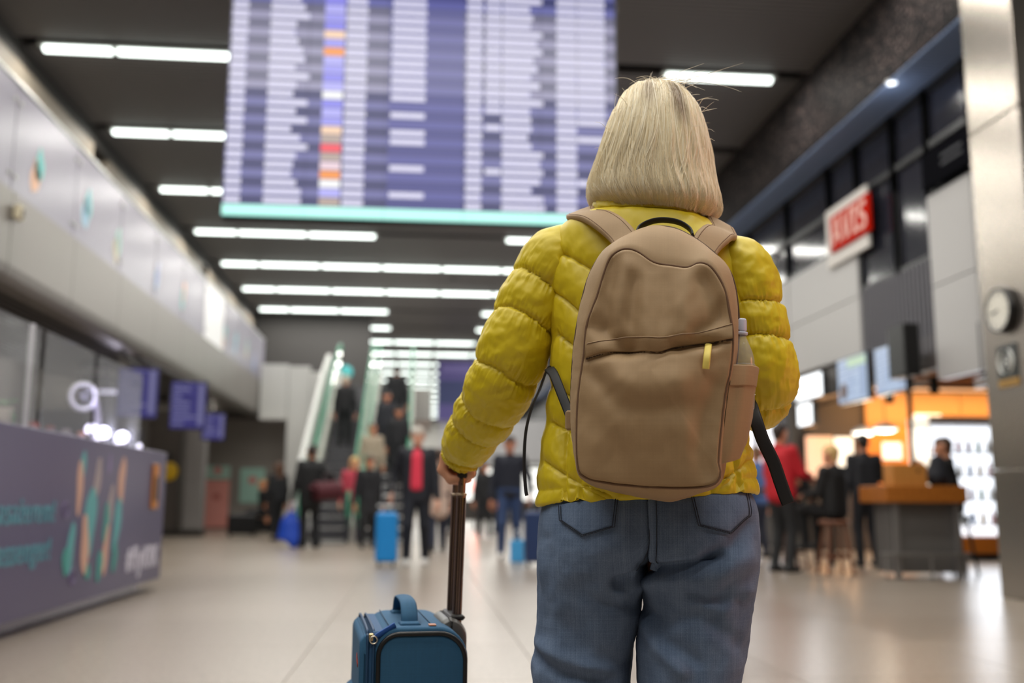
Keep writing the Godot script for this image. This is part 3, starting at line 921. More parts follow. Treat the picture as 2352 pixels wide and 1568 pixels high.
func build_under_gallery() -> void:
	struct("wall_under_gallery", span(Vector3(-7.2, 0, -29.9), Vector3(-6.9, 3.2, 3)), hexm("4f4b49", 0.6))
	struct("wall_end_left", span(Vector3(-7.2, 0, -30.1), Vector3(-2.66, 3.2, -29.9)), hexm("837d76", 0.6))
	# hung information screens
	var tx := screen_print(6, ["4b45a0", "8f8ce0", "2c2870", "cfcdf8"])
	for q in [[-4.42, 2.47, -16.0, 0.62, 0.8, "violet information screen hanging by the gallery, nearer the counter"], [-3.82, 2.36, -16.8, 0.58, 0.8, "violet information screen hanging by the gallery, second of the pair"], [-4.55, 2.42, -22.5, 0.5, 0.6, "small violet screen hanging under the gallery past the pillars"]]:
		var s := thing("hanging_screen", q[5], "screen", Vector3(q[0], q[1], q[2]), 12)
		part(s, "casing", bx(Vector3(q[3], q[4], 0.08), 0.01), hexm("17161c", 0.4))
		var b := MB.new()
		var w: float = q[3] / 2 - 0.02
		var h: float = q[4] / 2 - 0.02
		b.face([Vector3(-w, -h, 0.042), Vector3(w, -h, 0.042), Vector3(w, h, 0.042), Vector3(-w, h, 0.042)], Vector3.BACK, [Vector2(0, 1), Vector2(1, 1), Vector2(1, 0), Vector2(0, 0)])
		part(s, "display", b.done(), lit_print("violet", tx, 0.4))
		part(s, "bracket", tb([Vector3(0, q[4] / 2 - 0.02, -0.02), Vector3(-4.72 - q[0], 3.16 - q[1], 0.0)], [0.025], 8), hexm("17161c", 0.4))
	# pillars with a yellow sign
	for q in [[-5.95, -24.4, 0.75, "57504b", "broad brown grey pillar under the gallery with a yellow sign"], [-5.2, -24.0, 0.42, "7d7977", "slim grey steel pillar beside the broad pillar"], [-5.5, -17.5, 0.5, "3c3936", "dark pillar under the gallery behind the counter"]]:
		var p := thing("gallery_pillar", q[4], "pillar", Vector3(q[0], 0, q[1]))
		part(p, "shaft", span(Vector3(-q[2] / 2, 0.15, -q[2] / 2), Vector3(q[2] / 2, 3.145, q[2] / 2), 0.02), hexm(q[3], 0.45))
		part(p, "base", span(Vector3(-q[2] / 2 - 0.02, 0, -q[2] / 2 - 0.02), Vector3(q[2] / 2 + 0.02, 0.15, q[2] / 2 + 0.02), 0.01), hexm("37332f", 0.5))
		part(p, "collar", span(Vector3(-q[2] / 2 - 0.02, 2.9, -q[2] / 2 - 0.02), Vector3(q[2] / 2 + 0.02, 3.0, q[2] / 2 + 0.02), 0.01), hexm("9a9690", 0.4))
	var y := thing("yellow_sign", "yellow rounded sign on the broad brown pillar", "sign", Vector3(-5.82, 1.48, -24.0))
	part(y, "plate", lt([Vector2(0.001, -0.03), Vector2(0.2, -0.03), Vector2(0.22, 0.0), Vector2(0.2, 0.03), Vector2(0.001, 0.03)], 24, Vector3.ZERO, Basis(Vector3.RIGHT, PI / 2)), hexm("e0b416", 0.5))
	part(y, "dark_cap", bx(Vector3(0.2, 0.26, 0.05), 0.02, Vector3(0, 0.32, 0)), hexm("3a3733", 0.5))
	# posters on the end wall
	for q in [[-5.85, 0.72, 0.7, 1.35, "e0978c", "tall salmon pink poster on the grey end wall"], [-4.85, 1.25, 0.7, 1.0, "9fc7b8", "mint green poster with a red dot on the grey end wall"], [-5.85, 1.62, 0.7, 0.38, "a9c9bb", "mint strip poster above the salmon one on the end wall"]]:
		var s := thing("poster", q[5], "poster", Vector3(q[0], q[1], -29.88))
		part(s, "sheet", bx(Vector3(q[2], q[3], 0.03), 0.005), hexm(q[4], 0.6))
		part(s, "emblem", lt([Vector2(0.001, 0), Vector2(0.11, 0), Vector2(0.11, 0.006), Vector2(0.001, 0.006)], 18, Vector3.ZERO, Basis(Vector3.RIGHT, PI / 2)), hexm("d77f7a" if q[1] > 1 else "c06f68", 0.6), Vector3(0, 0.15 * q[3], 0.015))
	for q in [[-5.4, 2.55, -26.0], [-6.1, 2.9, -21.0]]:
		var d := thing("soffit_light", "small pale ceiling light under the gallery near the end wall", "light", Vector3(q[0], 3.13, q[2]), 0, "soffit lights under the gallery")
		part(d, "lamp_disc", lt([Vector2(0.001, 0), Vector2(0.14, 0), Vector2(0.15, 0.03), Vector2(0.001, 0.03)], 18), glow("fff6ea", 1.2))
		omni(d, Vector3(0, -0.12, 0), 0.5, Color(1, 0.95, 0.88), 0.1)
	# landing: dark upper storey behind, round teal sign
	struct("wall_upper_left", span(Vector3(-9.6, 4.05, -37), Vector3(-1.9, HALL + 0.2, -36.6)), hexm("3f3d3c", 0.7))
	var ts := thing("teal_sign", "round teal sign standing on the landing above the escalators", "sign", Vector3(-2.45, 4.95, -32.5))
	part(ts, "disc", lt([Vector2(0.001, -0.03), Vector2(0.22, -0.03), Vector2(0.22, 0.03), Vector2(0.001, 0.03)], 24, Vector3.ZERO, Basis(Vector3.RIGHT, PI / 2)), hexm("3aa3a6", 0.5))
	part(ts, "post", tb([Vector3(0, -0.95, -0.02), Vector3(0, -0.1, -0.02)], [0.03], 10), hexm("8a8a88", 0.4))

func screen_print(seed_: int, tones: Array) -> ImageTexture:
	var im := Image.create(128, 160, false, Image.FORMAT_RGB8)
	im.fill(Color(tones[0]))
	rng.seed = seed_
	for k in 18:
		var y := 6 + k * 8
		im.fill_rect(Rect2i(6, y, rng.randi_range(30, 90), 4), Color(tones[1 + k % (tones.size() - 1)]))
		im.fill_rect(Rect2i(100, y, 20, 4), Color(tones[-1]))
	return ImageTexture.create_from_image(im)

func lit_print(key: String, tx: Texture2D, power: float) -> StandardMaterial3D:
	if M.has(key): return M[key]
	var m := mat(key, Color(0.05, 0.05, 0.06), 0.3)
	m.emission_enabled = true
	m.emission = Color.BLACK
	m.emission_operator = BaseMaterial3D.EMISSION_OP_ADD
	m.emission_texture = tx
	m.emission_energy_multiplier = power
	return m

# ---------------------------------------------------------------- right: cafe and shops
func build_cafe() -> void:
	struct("cafe_ceiling", span(Vector3(6.95, 3.05, -84), Vector3(12.8, 3.25, 9)), hexm("5a4430", 0.6))
	struct("wall_cafe_back", span(Vector3(6.95, 0, -17.6), Vector3(12.8, 3.05, -17.3)), hexm("4a3d33", 0.6))
	struct("wall_shops_right", span(Vector3(6.72, 0, -84), Vector3(7.0, 3.05, -17.6)), hexm("4c4845", 0.6))
	var bm := thing("cafe_beams", "brown wooden ceiling beams over the cafe", "beams")
	for k in 12: part(bm, "beam", span(Vector3(6.8, 2.86, -17.0 + 0.62 * k), Vector3(12.7, 3.04, -16.9 + 0.62 * k), 0.006), hexm("7a5030", 0.5))
	part(bm, "front_beam", span(Vector3(6.6, 2.55, -17.3), Vector3(6.8, 3.0, -9.0), 0.01), hexm("3b3330", 0.5))
	# orange wall panels
	var ow := thing("orange_wall", "glowing orange wall panels at the back of the cafe", "wall panel")
	for k in 5:
		part(ow, "panel", span(Vector3(7.95 + 0.9 * k, 1.15, -17.28), Vector3(8.84 + 0.9 * k, 2.2, -17.2), 0.006), hexm("e58a34", 0.5))
		part(ow, "upper_board", span(Vector3(7.95 + 0.9 * k, 2.21, -17.28), Vector3(8.84 + 0.9 * k, 2.8, -17.2), 0.006), hexm("c08a4e", 0.5))
	for q in [[8.4, 1.75, 0.35, 0.3], [9.1, 2.3, 0.5, 0.24], [9.4, 1.6, 0.3, 0.4]]: part(ow, "light_card", bx(Vector3(q[2], q[3], 0.03), 0.004, Vector3(q[0], q[1], -17.18)), glow("fff1d6", 1.3))
	var wl := thing("wall_washer", "warm lamp tray washing the orange cafe wall with light", "light", Vector3(9.6, 2.78, -16.5))
	part(wl, "tray", bx(Vector3(4.4, 0.06, 0.2), 0.01, Vector3(0, 0.05, 0)), hexm("2a2622", 0.5))
	part(wl, "lamp_strip", bx(Vector3(4.3, 0.03, 0.12), 0.005), glow("ffb066", 1.0))
	area(wl, Vector3(0, -0.04, 0), Vector2(4.3, 0.12), 6.0, Color(1.0, 0.78, 0.5), Vector3(-60, 0, 0))
	area(wl, Vector3(0, -0.05, 0.05), Vector2(4.3, 0.12), 3.5, Color(1.0, 0.78, 0.5), Vector3(-90, 0, 0))
	# orange and white lit panels by the menu
	var op := thing("orange_light_panel", "orange panel with a white lit sheet beside it, behind the cafe tables", "sign", Vector3(7.25, 1.68, -17.27))
	part(op, "orange_light", bx(Vector3(0.5, 0.75, 0.04), 0.01, Vector3(-0.15, -0.05, 0)), glow("ff8a14", 0.75))
	part(op, "white_light", bx(Vector3(0.34, 0.72, 0.04), 0.01, Vector3(0.3, -0.05, 0)), glow("fff0d8", 1.3))
	area(op, Vector3(0, 0, 0.05), Vector2(0.9, 0.7), 1.2, Color(1.0, 0.7, 0.4), Vector3(0, 180, 0))
	# refrigerated display, lit inside
	var fr := thing("display_fridge", "bright white lit display fridge with drinks behind the cafe bar", "fridge", Vector3(8.6, 0, -14.6))
	part(fr, "orange_base", span(Vector3(-1.0, 0.1, -0.3), Vector3(1.2, 0.34, 0.34), 0.01), hexm("c9721a", 0.5))
	part(fr, "foot", span(Vector3(-0.95, 0.0, -0.3), Vector3(1.15, 0.1, 0.28)), hexm("2a2826", 0.6))
	part(fr, "back_light", span(Vector3(-1.0, 0.34, -0.34), Vector3(1.2, 2.0, -0.3)), glow("f2f7ff", 1.6))
	for k in 2: part(fr, "cheek", span(Vector3([-1.03, 1.2][k], 0.1, -0.34), Vector3([-1.0, 1.23][k], 2.05, 0.3), 0.006), hexm("b8b8ba", 0.4))
	part(fr, "canopy", span(Vector3(-1.03, 2.0, -0.34), Vector3(1.23, 2.12, 0.34), 0.01), hexm("e0e0e2", 0.4))
	for k in 4: part(fr, "shelf", span(Vector3(-1.0, 0.5 + 0.36 * k, -0.3), Vector3(1.2, 0.52 + 0.36 * k, 0.2 - 0.03 * k), 0.003), hexm("d6dade", 0.3))
	area(fr, Vector3(0.1, 1.2, 0.36), Vector2(2.1, 1.6), 3.5, Color(0.95, 0.97, 1.0), Vector3(0, 180, 0))
	var can := lt([Vector2(0.001, 0), Vector2(0.035, 0), Vector2(0.036, 0.12), Vector2(0.016, 0.17), Vector2(0.014, 0.21), Vector2(0.001, 0.21)], 10)
	var cc := ["c33a30", "e2b13a", "3d6fae", "e8e4da", "3e8a4c", "8a3560"]
	for r in 4:
		for k in 12:
			solo("drink_bottle", can, hexm(cc[(k * 5 + r * 3) % 6], 0.35), "%s drink bottle on the %s shelf of the lit fridge" % [["red", "amber", "blue", "white", "green", "plum"][(k * 5 + r * 3) % 6], ["lowest", "second", "third", "top"][r]], "bottle", Vector3(7.72 + 0.16 * k, 0.521 + 0.36 * r, -14.6), 0, "bottles in the display fridge")
	# standing bar counter with wooden top
	var c := thing("cafe_bar", "standing bar with thick orange brown wooden top and grey steel base", "table", Vector3(5.62, 0, -11.05))
	part(c, "wooden_top", span(Vector3(-0.48, 0.83, -0.35), Vector3(0.47, 1.02, 0.34), 0.012), M.wood)
	part(c, "steel_base", span(Vector3(-0.36, 0.06, -0.24), Vector3(0.4, 0.83, 0.16), 0.008), hexm("7b7876", 0.4, 0.5))
	for x in [-0.33, 0.38]: part(c, "leg", span(Vector3(x - 0.03, 0, 0.2), Vector3(x + 0.03, 0.83, 0.26), 0.006), hexm("9b9896", 0.35, 0.7))
	part(c, "foot_rail", tb([Vector3(-0.55, 0.27, 0.3), Vector3(0.46, 0.27, 0.3)], [0.02], 10), hexm("a5a3a0", 0.3, 0.8))
	for x in [-0.5, 0.02, 0.42]: part(c, "rail_post", tb([Vector3(x, 0, 0.3), Vector3(x, 0.27, 0.3)], [0.014], 8), hexm("a5a3a0", 0.3, 0.8))
	var wb := thing("wooden_box", "light wooden crate with a round hole on the bar top", "box", Vector3(5.49, 1.02, -10.95))
	for q in [[Vector3(-0.2, 0, 0.1), Vector3(0.2, 0.24, 0.12)], [Vector3(-0.2, 0, -0.12), Vector3(0.2, 0.24, -0.1)], [Vector3(-0.2, 0, -0.1), Vector3(-0.18, 0.24, 0.1)], [Vector3(0.18, 0, -0.1), Vector3(0.2, 0.24, 0.1)], [Vector3(-0.18, 0, -0.1), Vector3(0.18, 0.02, 0.1)]]: part(wb, "board", span(q[0], q[1], 0.003), M.palewood)
	part(wb, "grip_hole", lt([Vector2(0.001, 0), Vector2(0.022, 0), Vector2(0.022, 0.003), Vector2(0.001, 0.003)], 14, Vector3.ZERO, Basis(Vector3.RIGHT, PI / 2)), hexm("2a1a0c", 0.7), Vector3(0.1, 0.17, 0.12))
	var bp := thing("black_screen_post", "black post rising from the bar with a black screen housing on top", "post", Vector3(5.72, 1.02, -11.2))
	part(bp, "post", tb([Vector3(0, 0, 0), Vector3(0, 1.3, 0)], [0.028], 10), hexm("0d0d0e", 0.5))
	part(bp, "screen_housing", bx(Vector3(0.2, 0.62, 0.42), 0.015, Vector3(-0.03, 1.58, 0)), hexm("0b0b0c", 0.45))
	part(bp, "flange", lt([Vector2(0.001, 0), Vector2(0.07, 0), Vector2(0.07, 0.012), Vector2(0.03, 0.02)], 16), hexm("0d0d0e", 0.5))
	# menu screens over the entrance
	var ta := screen_print(11, ["b9cbe6", "e9f0fb", "9fb4d6", "6e86b5"])
	for q in [[-13.83, 0.97, 0.64, "pale blue menu screen with a green header over the cafe entrance"], [-12.64, 0.88, 0.62, "pale blue menu screen beside the black screen post"]]:
		var s := thing("menu_screen", q[3], "screen", Vector3(6.22, 2.6, q[0]), -90)
		part(s, "casing", bx(Vector3(q[1] + 0.04, q[2] + 0.04, 0.08), 0.01, Vector3(0, 0, -0.045)), hexm("1a1a1c", 0.4))
		var b := MB.new()
		b.face([Vector3(-q[1] / 2, -q[2] / 2, 0), Vector3(q[1] / 2, -q[2] / 2, 0), Vector3(q[1] / 2, q[2] / 2, 0), Vector3(-q[1] / 2, q[2] / 2, 0)], Vector3.BACK, [Vector2(0, 1), Vector2(1, 1), Vector2(1, 0), Vector2(0, 0)])
		part(s, "display", b.done(), lit_print("menu", ta, 0.85))
		for x in [-0.3, 0.3]: part(s, "bracket", tb([Vector3(x, 0.1, -0.06), Vector3(x, 0.1, -0.4)], [0.015], 8), hexm("1a1a1c", 0.4))
		if q[0] < -13:
			part(s, "green_header_light", bx(Vector3(0.6, 0.13, 0.006), 0.0, Vector3(0.16, 0.24, 0.004)), glow("2f9a4a", 0.6))
			part(s, "picture_print", lt([Vector2(0.001, 0), Vector2(0.12, 0), Vector2(0.12, 0.004), Vector2(0.001, 0.004)], 16, Vector3.ZERO, Basis(Vector3.RIGHT, PI / 2)), hexm("6f5a50", 0.6), Vector3(-0.3, -0.15, 0.002))
	for q in [[-15.55, 2.68, 1.05, 0.36, "white lit sign box on the cafe front, upper one"], [-15.75, 2.25, 0.55, 0.34, "white lit sign box on the cafe front, lower small one"]]:
		var s := thing("lit_sign", q[4], "sign", Vector3(6.25, q[1], q[0]), -90)
		part(s, "casing", bx(Vector3(q[2] + 0.05, q[3] + 0.05, 0.1), 0.01, Vector3(0, 0, -0.06)), hexm("202022", 0.4))
		part(s, "light_face", bx(Vector3(q[2], q[3], 0.02), 0.004), glow("f4faff", 1.8))
		part(s, "bracket", tb([Vector3(0, 0.12, -0.1), Vector3(0, 0.4 if q[1] < 2.5 else 0.12, -0.38)], [0.02], 8), hexm("202022", 0.4))
		area(s, Vector3(0, 0, 0.03), Vector2(q[2], q[3]), 0.8, Color(0.96, 0.98, 1.0), Vector3(0, 180, 0))
	# pendants
	for q in [[7.0, -15.25], [7.0, -14.5]]:
		var p := thing("pendant_lamp", "flat white glowing pendant lamp over the cafe tables", "lamp", Vector3(q[0], 1.93, q[1]), 0, "pair of cafe pendant lamps")
		part(p, "lamp_shade", lt([Vector2(0.001, 0.1), Vector2(0.05, 0.1), Vector2(0.14, 0.06), Vector2(0.19, 0.0), Vector2(0.18, 0.0), Vector2(0.1, 0.05)], 24), hexm("d0cbc2", 0.4))
		part(p, "lamp_glass", lt([Vector2(0.001, -0.05), Vector2(0.12, -0.04), Vector2(0.17, 0.0), Vector2(0.12, 0.03), Vector2(0.001, 0.04)], 24), glow("fffaf0", 3.0))
		part(p, "cord", tb([Vector3(0, 0.1, 0), Vector3(0, 1.1, 0)], [0.008], 6), hexm("1a1a1a", 0.5))
		omni(p, Vector3(0, -0.15, 0), 1.2, Color(1.0, 0.95, 0.85), 0.15)
	# track with black spots
	var tr := thing("spot_track", "black ceiling track over the bar", "track", Vector3(6.9, 2.5, -11.6))
	part(tr, "rail", tb([Vector3(0, 0, -5.4), Vector3(0, 0, 2.8)], [0.025], 8), hexm("151312", 0.5))
	for z in [-4.0, 0.0, 2.4]: part(tr, "drop_rod", tb([Vector3(0, 0, z), Vector3(0, 0.55, z)], [0.01], 6), hexm("151312", 0.5))
	for k in 4:
		var s := thing("track_spot", "black cylindrical spotlight on the cafe track", "light", Vector3(6.9, 2.38, -10.2 - 1.3 * k), 0, "black spotlights on the cafe track")
		var B := Basis(Vector3(1, 0, 0.5).normalized(), 0.7)
		part(s, "can", lt([Vector2(0.001, 0.1), Vector2(0.06, 0.1), Vector2(0.065, -0.08), Vector2(0.055, -0.08), Vector2(0.05, -0.05), Vector2(0.001, -0.05)], 16, Vector3.ZERO, B), hexm("0f0e0e", 0.45))
		part(s, "yoke", tb([Vector3(0, 0.02, 0), Vector3(0, 0.12, 0)], [0.014], 6), hexm("0f0e0e", 0.45))
	var gs := thing("glass_sign", "clear glass sign bar hanging by the pillar", "sign", Vector3(6.4, 2.2, -10.2), -90)
	part(gs, "pane", bx(Vector3(1.5, 0.12, 0.03), 0.004), M.clear)
	for x in [-0.6, 0.6]: part(gs, "rod", tb([Vector3(x, 0.06, 0), Vector3(x, 0.7, 0)], [0.008], 6), hexm("3a3a3a", 0.4))
	# lit shop windows farther along the wall
	for q in [[-18.0, -20.6, 0.9, 2.75, "bright white shop window just past the cafe"], [-22.0, -26.0, 0.4, 2.6, "bright white shop window second past the cafe"], [-30, -36, 0.4, 2.6, "bright white shop window far down the wall"]]:
		var s := thing("shop_window", q[4], "window", Vector3(6.66, 0, 0))
		part(s, "light_panel", span(Vector3(0.0, q[2], q[1]), Vector3(0.04, q[3], q[0])), glow("f6f6ff", 1.3))
		for z in [q[0], (q[0] + q[1]) / 2, q[1]]: part(s, "frame_post", span(Vector3(-0.06, 0, z - 0.05), Vector3(0.02, 2.9, z + 0.05), 0.005), hexm("2a2a2e", 0.4))
		area(s, Vector3(-0.08, (q[2] + q[3]) / 2, (q[0] + q[1]) / 2), Vector2(q[0] - q[1], q[3] - q[2]), 4.0, Color(0.97, 0.97, 1.0), Vector3(0, 90, 0))
	# stools
	stool(Vector3(4.86, 0, -11.5), "6a3f28", "dark wooden bar stool beside the person in red", 0.62)
	stool(Vector3(5.05, 0, -11.95), "5a3522", "dark wooden bar stool under the person with the blond hair", 0.62)
	stool(Vector3(3.95, 0, -13.1), "5a3522", "dark wooden bar stool behind the person in red", 0.62)
	stool(Vector3(4.8, 0, -12.75), "4a3024", "dark wooden bar stool at the tall cafe table", 0.62)
	stool(Vector3(6.42, 0, -11.6), "141414", "tall black bar stool under the person beside the pillar", 0.68)
	var tt := thing("cafe_table", "tall dark wooden cafe table among the stools", "table", Vector3(4.95, 0, -13.6))
	part(tt, "table_top", bx(Vector3(1.5, 0.06, 0.7), 0.01, Vector3(0, 1.0, 0)), hexm("5a3a26", 0.45))
	for q in [[-0.65, -0.28], [0.65, -0.28], [-0.65, 0.28], [0.65, 0.28]]: part(tt, "leg", span(Vector3(q[0] - 0.03, 0, q[1] - 0.03), Vector3(q[0] + 0.03, 0.97, q[1] + 0.03), 0.004), hexm("2a211c", 0.5))
	var cj := solo("coat", flesh_mesh([[Vector3(0, 0.1, 0), Vector3(0.02, 0.25, 0), 0.13, 0.09], [Vector3(-0.08, 0.07, 0.03), Vector3(0.1, 0.08, 0), 0.08, 0.08]], 0.02), hexm("1b1c24", 0.8), "crumpled dark coat heaped on the bar top", "coat", Vector3(5.9, 1.035, -11.0))
	cj.rotation.y = 0.4

func stool(at: Vector3, tone: String, label: String, h: float) -> void:
	var t := thing("bar_stool", label, "stool", at)
	var m := hexm(tone, 0.5)
	part(t, "seat", lt([Vector2(0.001, h - 0.05), Vector2(0.17, h - 0.05), Vector2(0.185, h - 0.02), Vector2(0.17, h), Vector2(0.001, h - 0.006)], 22), m)
	for k in 4:
		var a := PI / 4 + k * PI / 2
		var d := Vector3(cos(a), 0, sin(a))
		part(t, "leg", tb([d * 0.22, d * 0.12 + Vector3(0, h - 0.04, 0)], [0.018, 0.02], 8), m)
	for k in 4:
		var a := PI / 4 + k * PI / 2
		var d := Vector3(cos(a), 0.0, sin(a)) * 0.187
		var e := Vector3(cos(a + PI / 2), 0.0, sin(a + PI / 2)) * 0.187
		part(t, "stretcher", tb([d + Vector3(0, 0.2, 0), e + Vector3(0, 0.2, 0)], [0.012], 6), m)

func build_far_end() -> void:
	struct("bridge_slab", span(Vector3(0.7, 2.4, -46), Vector3(6.72, 2.75, -42.1)), hexm("8f8d8a", 0.6))
	var pp := thing("bridge_parapet", "white parapet of the far gallery bridge beyond the crowd", "parapet", Vector3(0, 0, -42.0))
	for k in 5: part(pp, "clad_panel", span(Vector3(0.8 + 1.18 * k, 2.49, -0.1), Vector3(1.97 + 1.18 * k, 4.2, 0), 0.01), hexm("c6c6c9", 0.5))
	for x in [0.9, 3.8, 6.4]:
		var p := thing("bridge_pillar", "grey pillar carrying the far bridge", "pillar", Vector3(x, 0, -43.5), 0, "pillars under the far bridge")
		part(p, "shaft", tb([Vector3(0, 0, 0), Vector3(0, 2.4, 0)], [0.22], 16), hexm("8a8886", 0.5))
		part(p, "base", lt([Vector2(0.001, 0), Vector2(0.28, 0), Vector2(0.28, 0.1), Vector2(0.22, 0.14)], 16), hexm("5a5856", 0.5))
	var bn := thing("purple_banner", "purple banner board hanging in front of the far bridge", "banner", Vector3(1.46, 5.42, -41.6))
	part(bn, "sheet", bx(Vector3(1.58, 2.55, 0.06), 0.01), hexm("5b5391", 0.6))
	part(bn, "blue_field", bx(Vector3(1.5, 1.0, 0.01), 0.0, Vector3(0, -0.1, 0.034)), hexm("39416f", 0.6))
	part(bn, "pale_field", bx(Vector3(1.2, 0.3, 0.01), 0.0, Vector3(0, 0.9, 0.034)), hexm("7a70b0", 0.6))
	for x in [-0.6, 0.6]: part(bn, "wire", tb([Vector3(x, 1.27, 0), Vector3(x, 2.17, 0)], [0.012], 6), hexm("222222", 0.5))
	# shops under the bridge
	struct("wall_bridge", span(Vector3(0.7, 0, -46.3), Vector3(6.72, 2.4, -46)), hexm("5f5b58", 0.6))
	for q in [[1.0, 2.6, "wide white lit shop front under the far bridge"], [3.0, 4.3, "narrow white lit shop front under the far bridge"], [4.7, 6.4, "white lit shop front under the far bridge beside the window wall"]]:
		var s := thing("shop_front", q[2], "shop front", Vector3(0, 0, -45.96))
		part(s, "light_panel", span(Vector3(q[0], 0.9, 0), Vector3(q[1], 2.3, 0.04)), glow("fbfbf4", 1.7))
		for x in [q[0], (q[0] + q[1]) / 2, q[1]]: part(s, "frame_post", span(Vector3(x - 0.04, 0, 0), Vector3(x + 0.04, 2.4, 0.07)), hexm("33312f", 0.5))
		area(s, Vector3((q[0] + q[1]) / 2, 1.6, 0.1), Vector2(q[1] - q[0], 1.4), 2.0, Color(1, 1, 0.97), Vector3(0, 180, 0))
	var rb := thing("red_lamp", "small pinkish glowing round lamp in the crowd", "lamp", Vector3(1.66, 0, -30.0))
	part(rb, "lamp_globe", lt([Vector2(0.001, 1.06), Vector2(0.12, 1.1), Vector2(0.2, 1.25), Vector2(0.12, 1.4), Vector2(0.001, 1.44)], 20), glow("ffb3a6", 2.6))
	part(rb, "post", tb([Vector3(0, 0, 0), Vector3(0, 1.1, 0)], [0.03], 8), hexm("3a3836", 0.5))
	omni(rb, Vector3(0, 1.25, 0.24), 0.4, Color(1, 0.6, 0.5))
	# left of the far hall: a dark kiosk wall and a pale stair flank
	struct("wall_far_left", span(Vector3(-9.6, 0, -60), Vector3(-3.2, 4.0, -34.1)), hexm("6f6c68", 0.6))
	for q in [[-1.9, -52, 2.6, "e4e6df"], [2.2, -62, 3.4, "e4e6df"]]:
		var s := thing("far_light_box", "tall pale lit advertising box far down the hall", "light box", Vector3(q[0], 0, q[1]), 0, "far lit advertising boxes")
		part(s, "light_face", span(Vector3(-0.6, 0.5, -0.05), Vector3(0.6, q[2], 0.05), 0.01), glow(q[3], 0.9))
		part(s, "foot", span(Vector3(-0.64, 0, -0.12), Vector3(0.64, 0.5, 0.12), 0.01), hexm("4a4846", 0.5))

# ---------------------------------------------------------------- people in the hall
func flesh_mesh(bones: Array, cell: float, k := 0.03) -> ArrayMesh:
	var b := MB.new()
	b.flesh(bones, cell, k)
	return b.done()

# five fingers on a palm: d points along the fingers, o to the thumb; curl bends them towards d x o
func hand_bones(w: Vector3, d: Vector3, o: Vector3, curl: float, s := 1.0) -> Array:
	var out := []
	d = d.normalized()
	o = (o - d * o.dot(d)).normalized()
	var nr := d.cross(o).normalized()
	for k in 4:
		var y := (1.5 - k) * 0.02 * s
		var base := w + d * 0.085 * s + o * y
		out.append([w + o * y * 0.6, base, 0.017 * s, 0.0125 * s])
		var l: float = [0.045, 0.052, 0.048, 0.036][k] * s
		var d1 := d.rotated(o, -curl * 0.6)
		var d2 := d.rotated(o, -curl * 1.3)
		out.append([base, base + d1 * l, 0.0105 * s, 0.0095 * s])
		out.append([base + d1 * l, base + d1 * l + d2 * l * 0.85, 0.0095 * s, 0.008 * s])
	var tb0 := w + d * 0.03 * s + o * 0.03 * s
	var tm := tb0 + (d * 0.6 + o * 0.7).normalized() * 0.04 * s - nr * 0.006
	out.append([w + d * 0.02 * s + o * 0.015 * s, tb0, 0.016 * s, 0.014 * s])
	out.append([tb0, tm, 0.013 * s, 0.011 * s])
	out.append([tm, tm + (d * 0.95 + o * 0.2 - nr * 0.3).normalized() * 0.03 * s, 0.011 * s, 0.009 * s])
	return out

func elbow_at(sh: Vector3, wr: Vector3, bend: Vector3) -> Vector3:
	var m := (sh + wr) / 2
	var ax := (wr - sh).normalized()
	var h := sqrt(maxf(0.29 * 0.29 - (wr - sh).length_squared() / 4, 0.0009))
	return m + (bend - ax * bend.dot(ax)).normalized() * h

func head_bones(c: Vector3) -> Array:
	# c: middle of the head; the face looks along -z
	return [[c + Vector3(0, 0.035, 0.012), c + Vector3(0, 0.035, -0.012), 0.083, 0.083], [c + Vector3(0, -0.03, -0.03), c + Vector3(0, 0.0, -0.02), 0.066, 0.072], [c + Vector3(-0.012, -0.085, -0.06), c + Vector3(0.012, -0.085, -0.06), 0.032, 0.032],
		[c + Vector3(0, 0.012, -0.092), c + Vector3(0, -0.024, -0.112), 0.009, 0.015], [c + Vector3(-0.018, -0.062, -0.092), c + Vector3(0.018, -0.062, -0.092), 0.011, 0.011],
		[c + Vector3(-0.078, 0.012, 0.01), c + Vector3(-0.08, -0.02, 0.008), 0.02, 0.014], [c + Vector3(0.078, 0.012, 0.01), c + Vector3(0.08, -0.02, 0.008), 0.02, 0.014]]

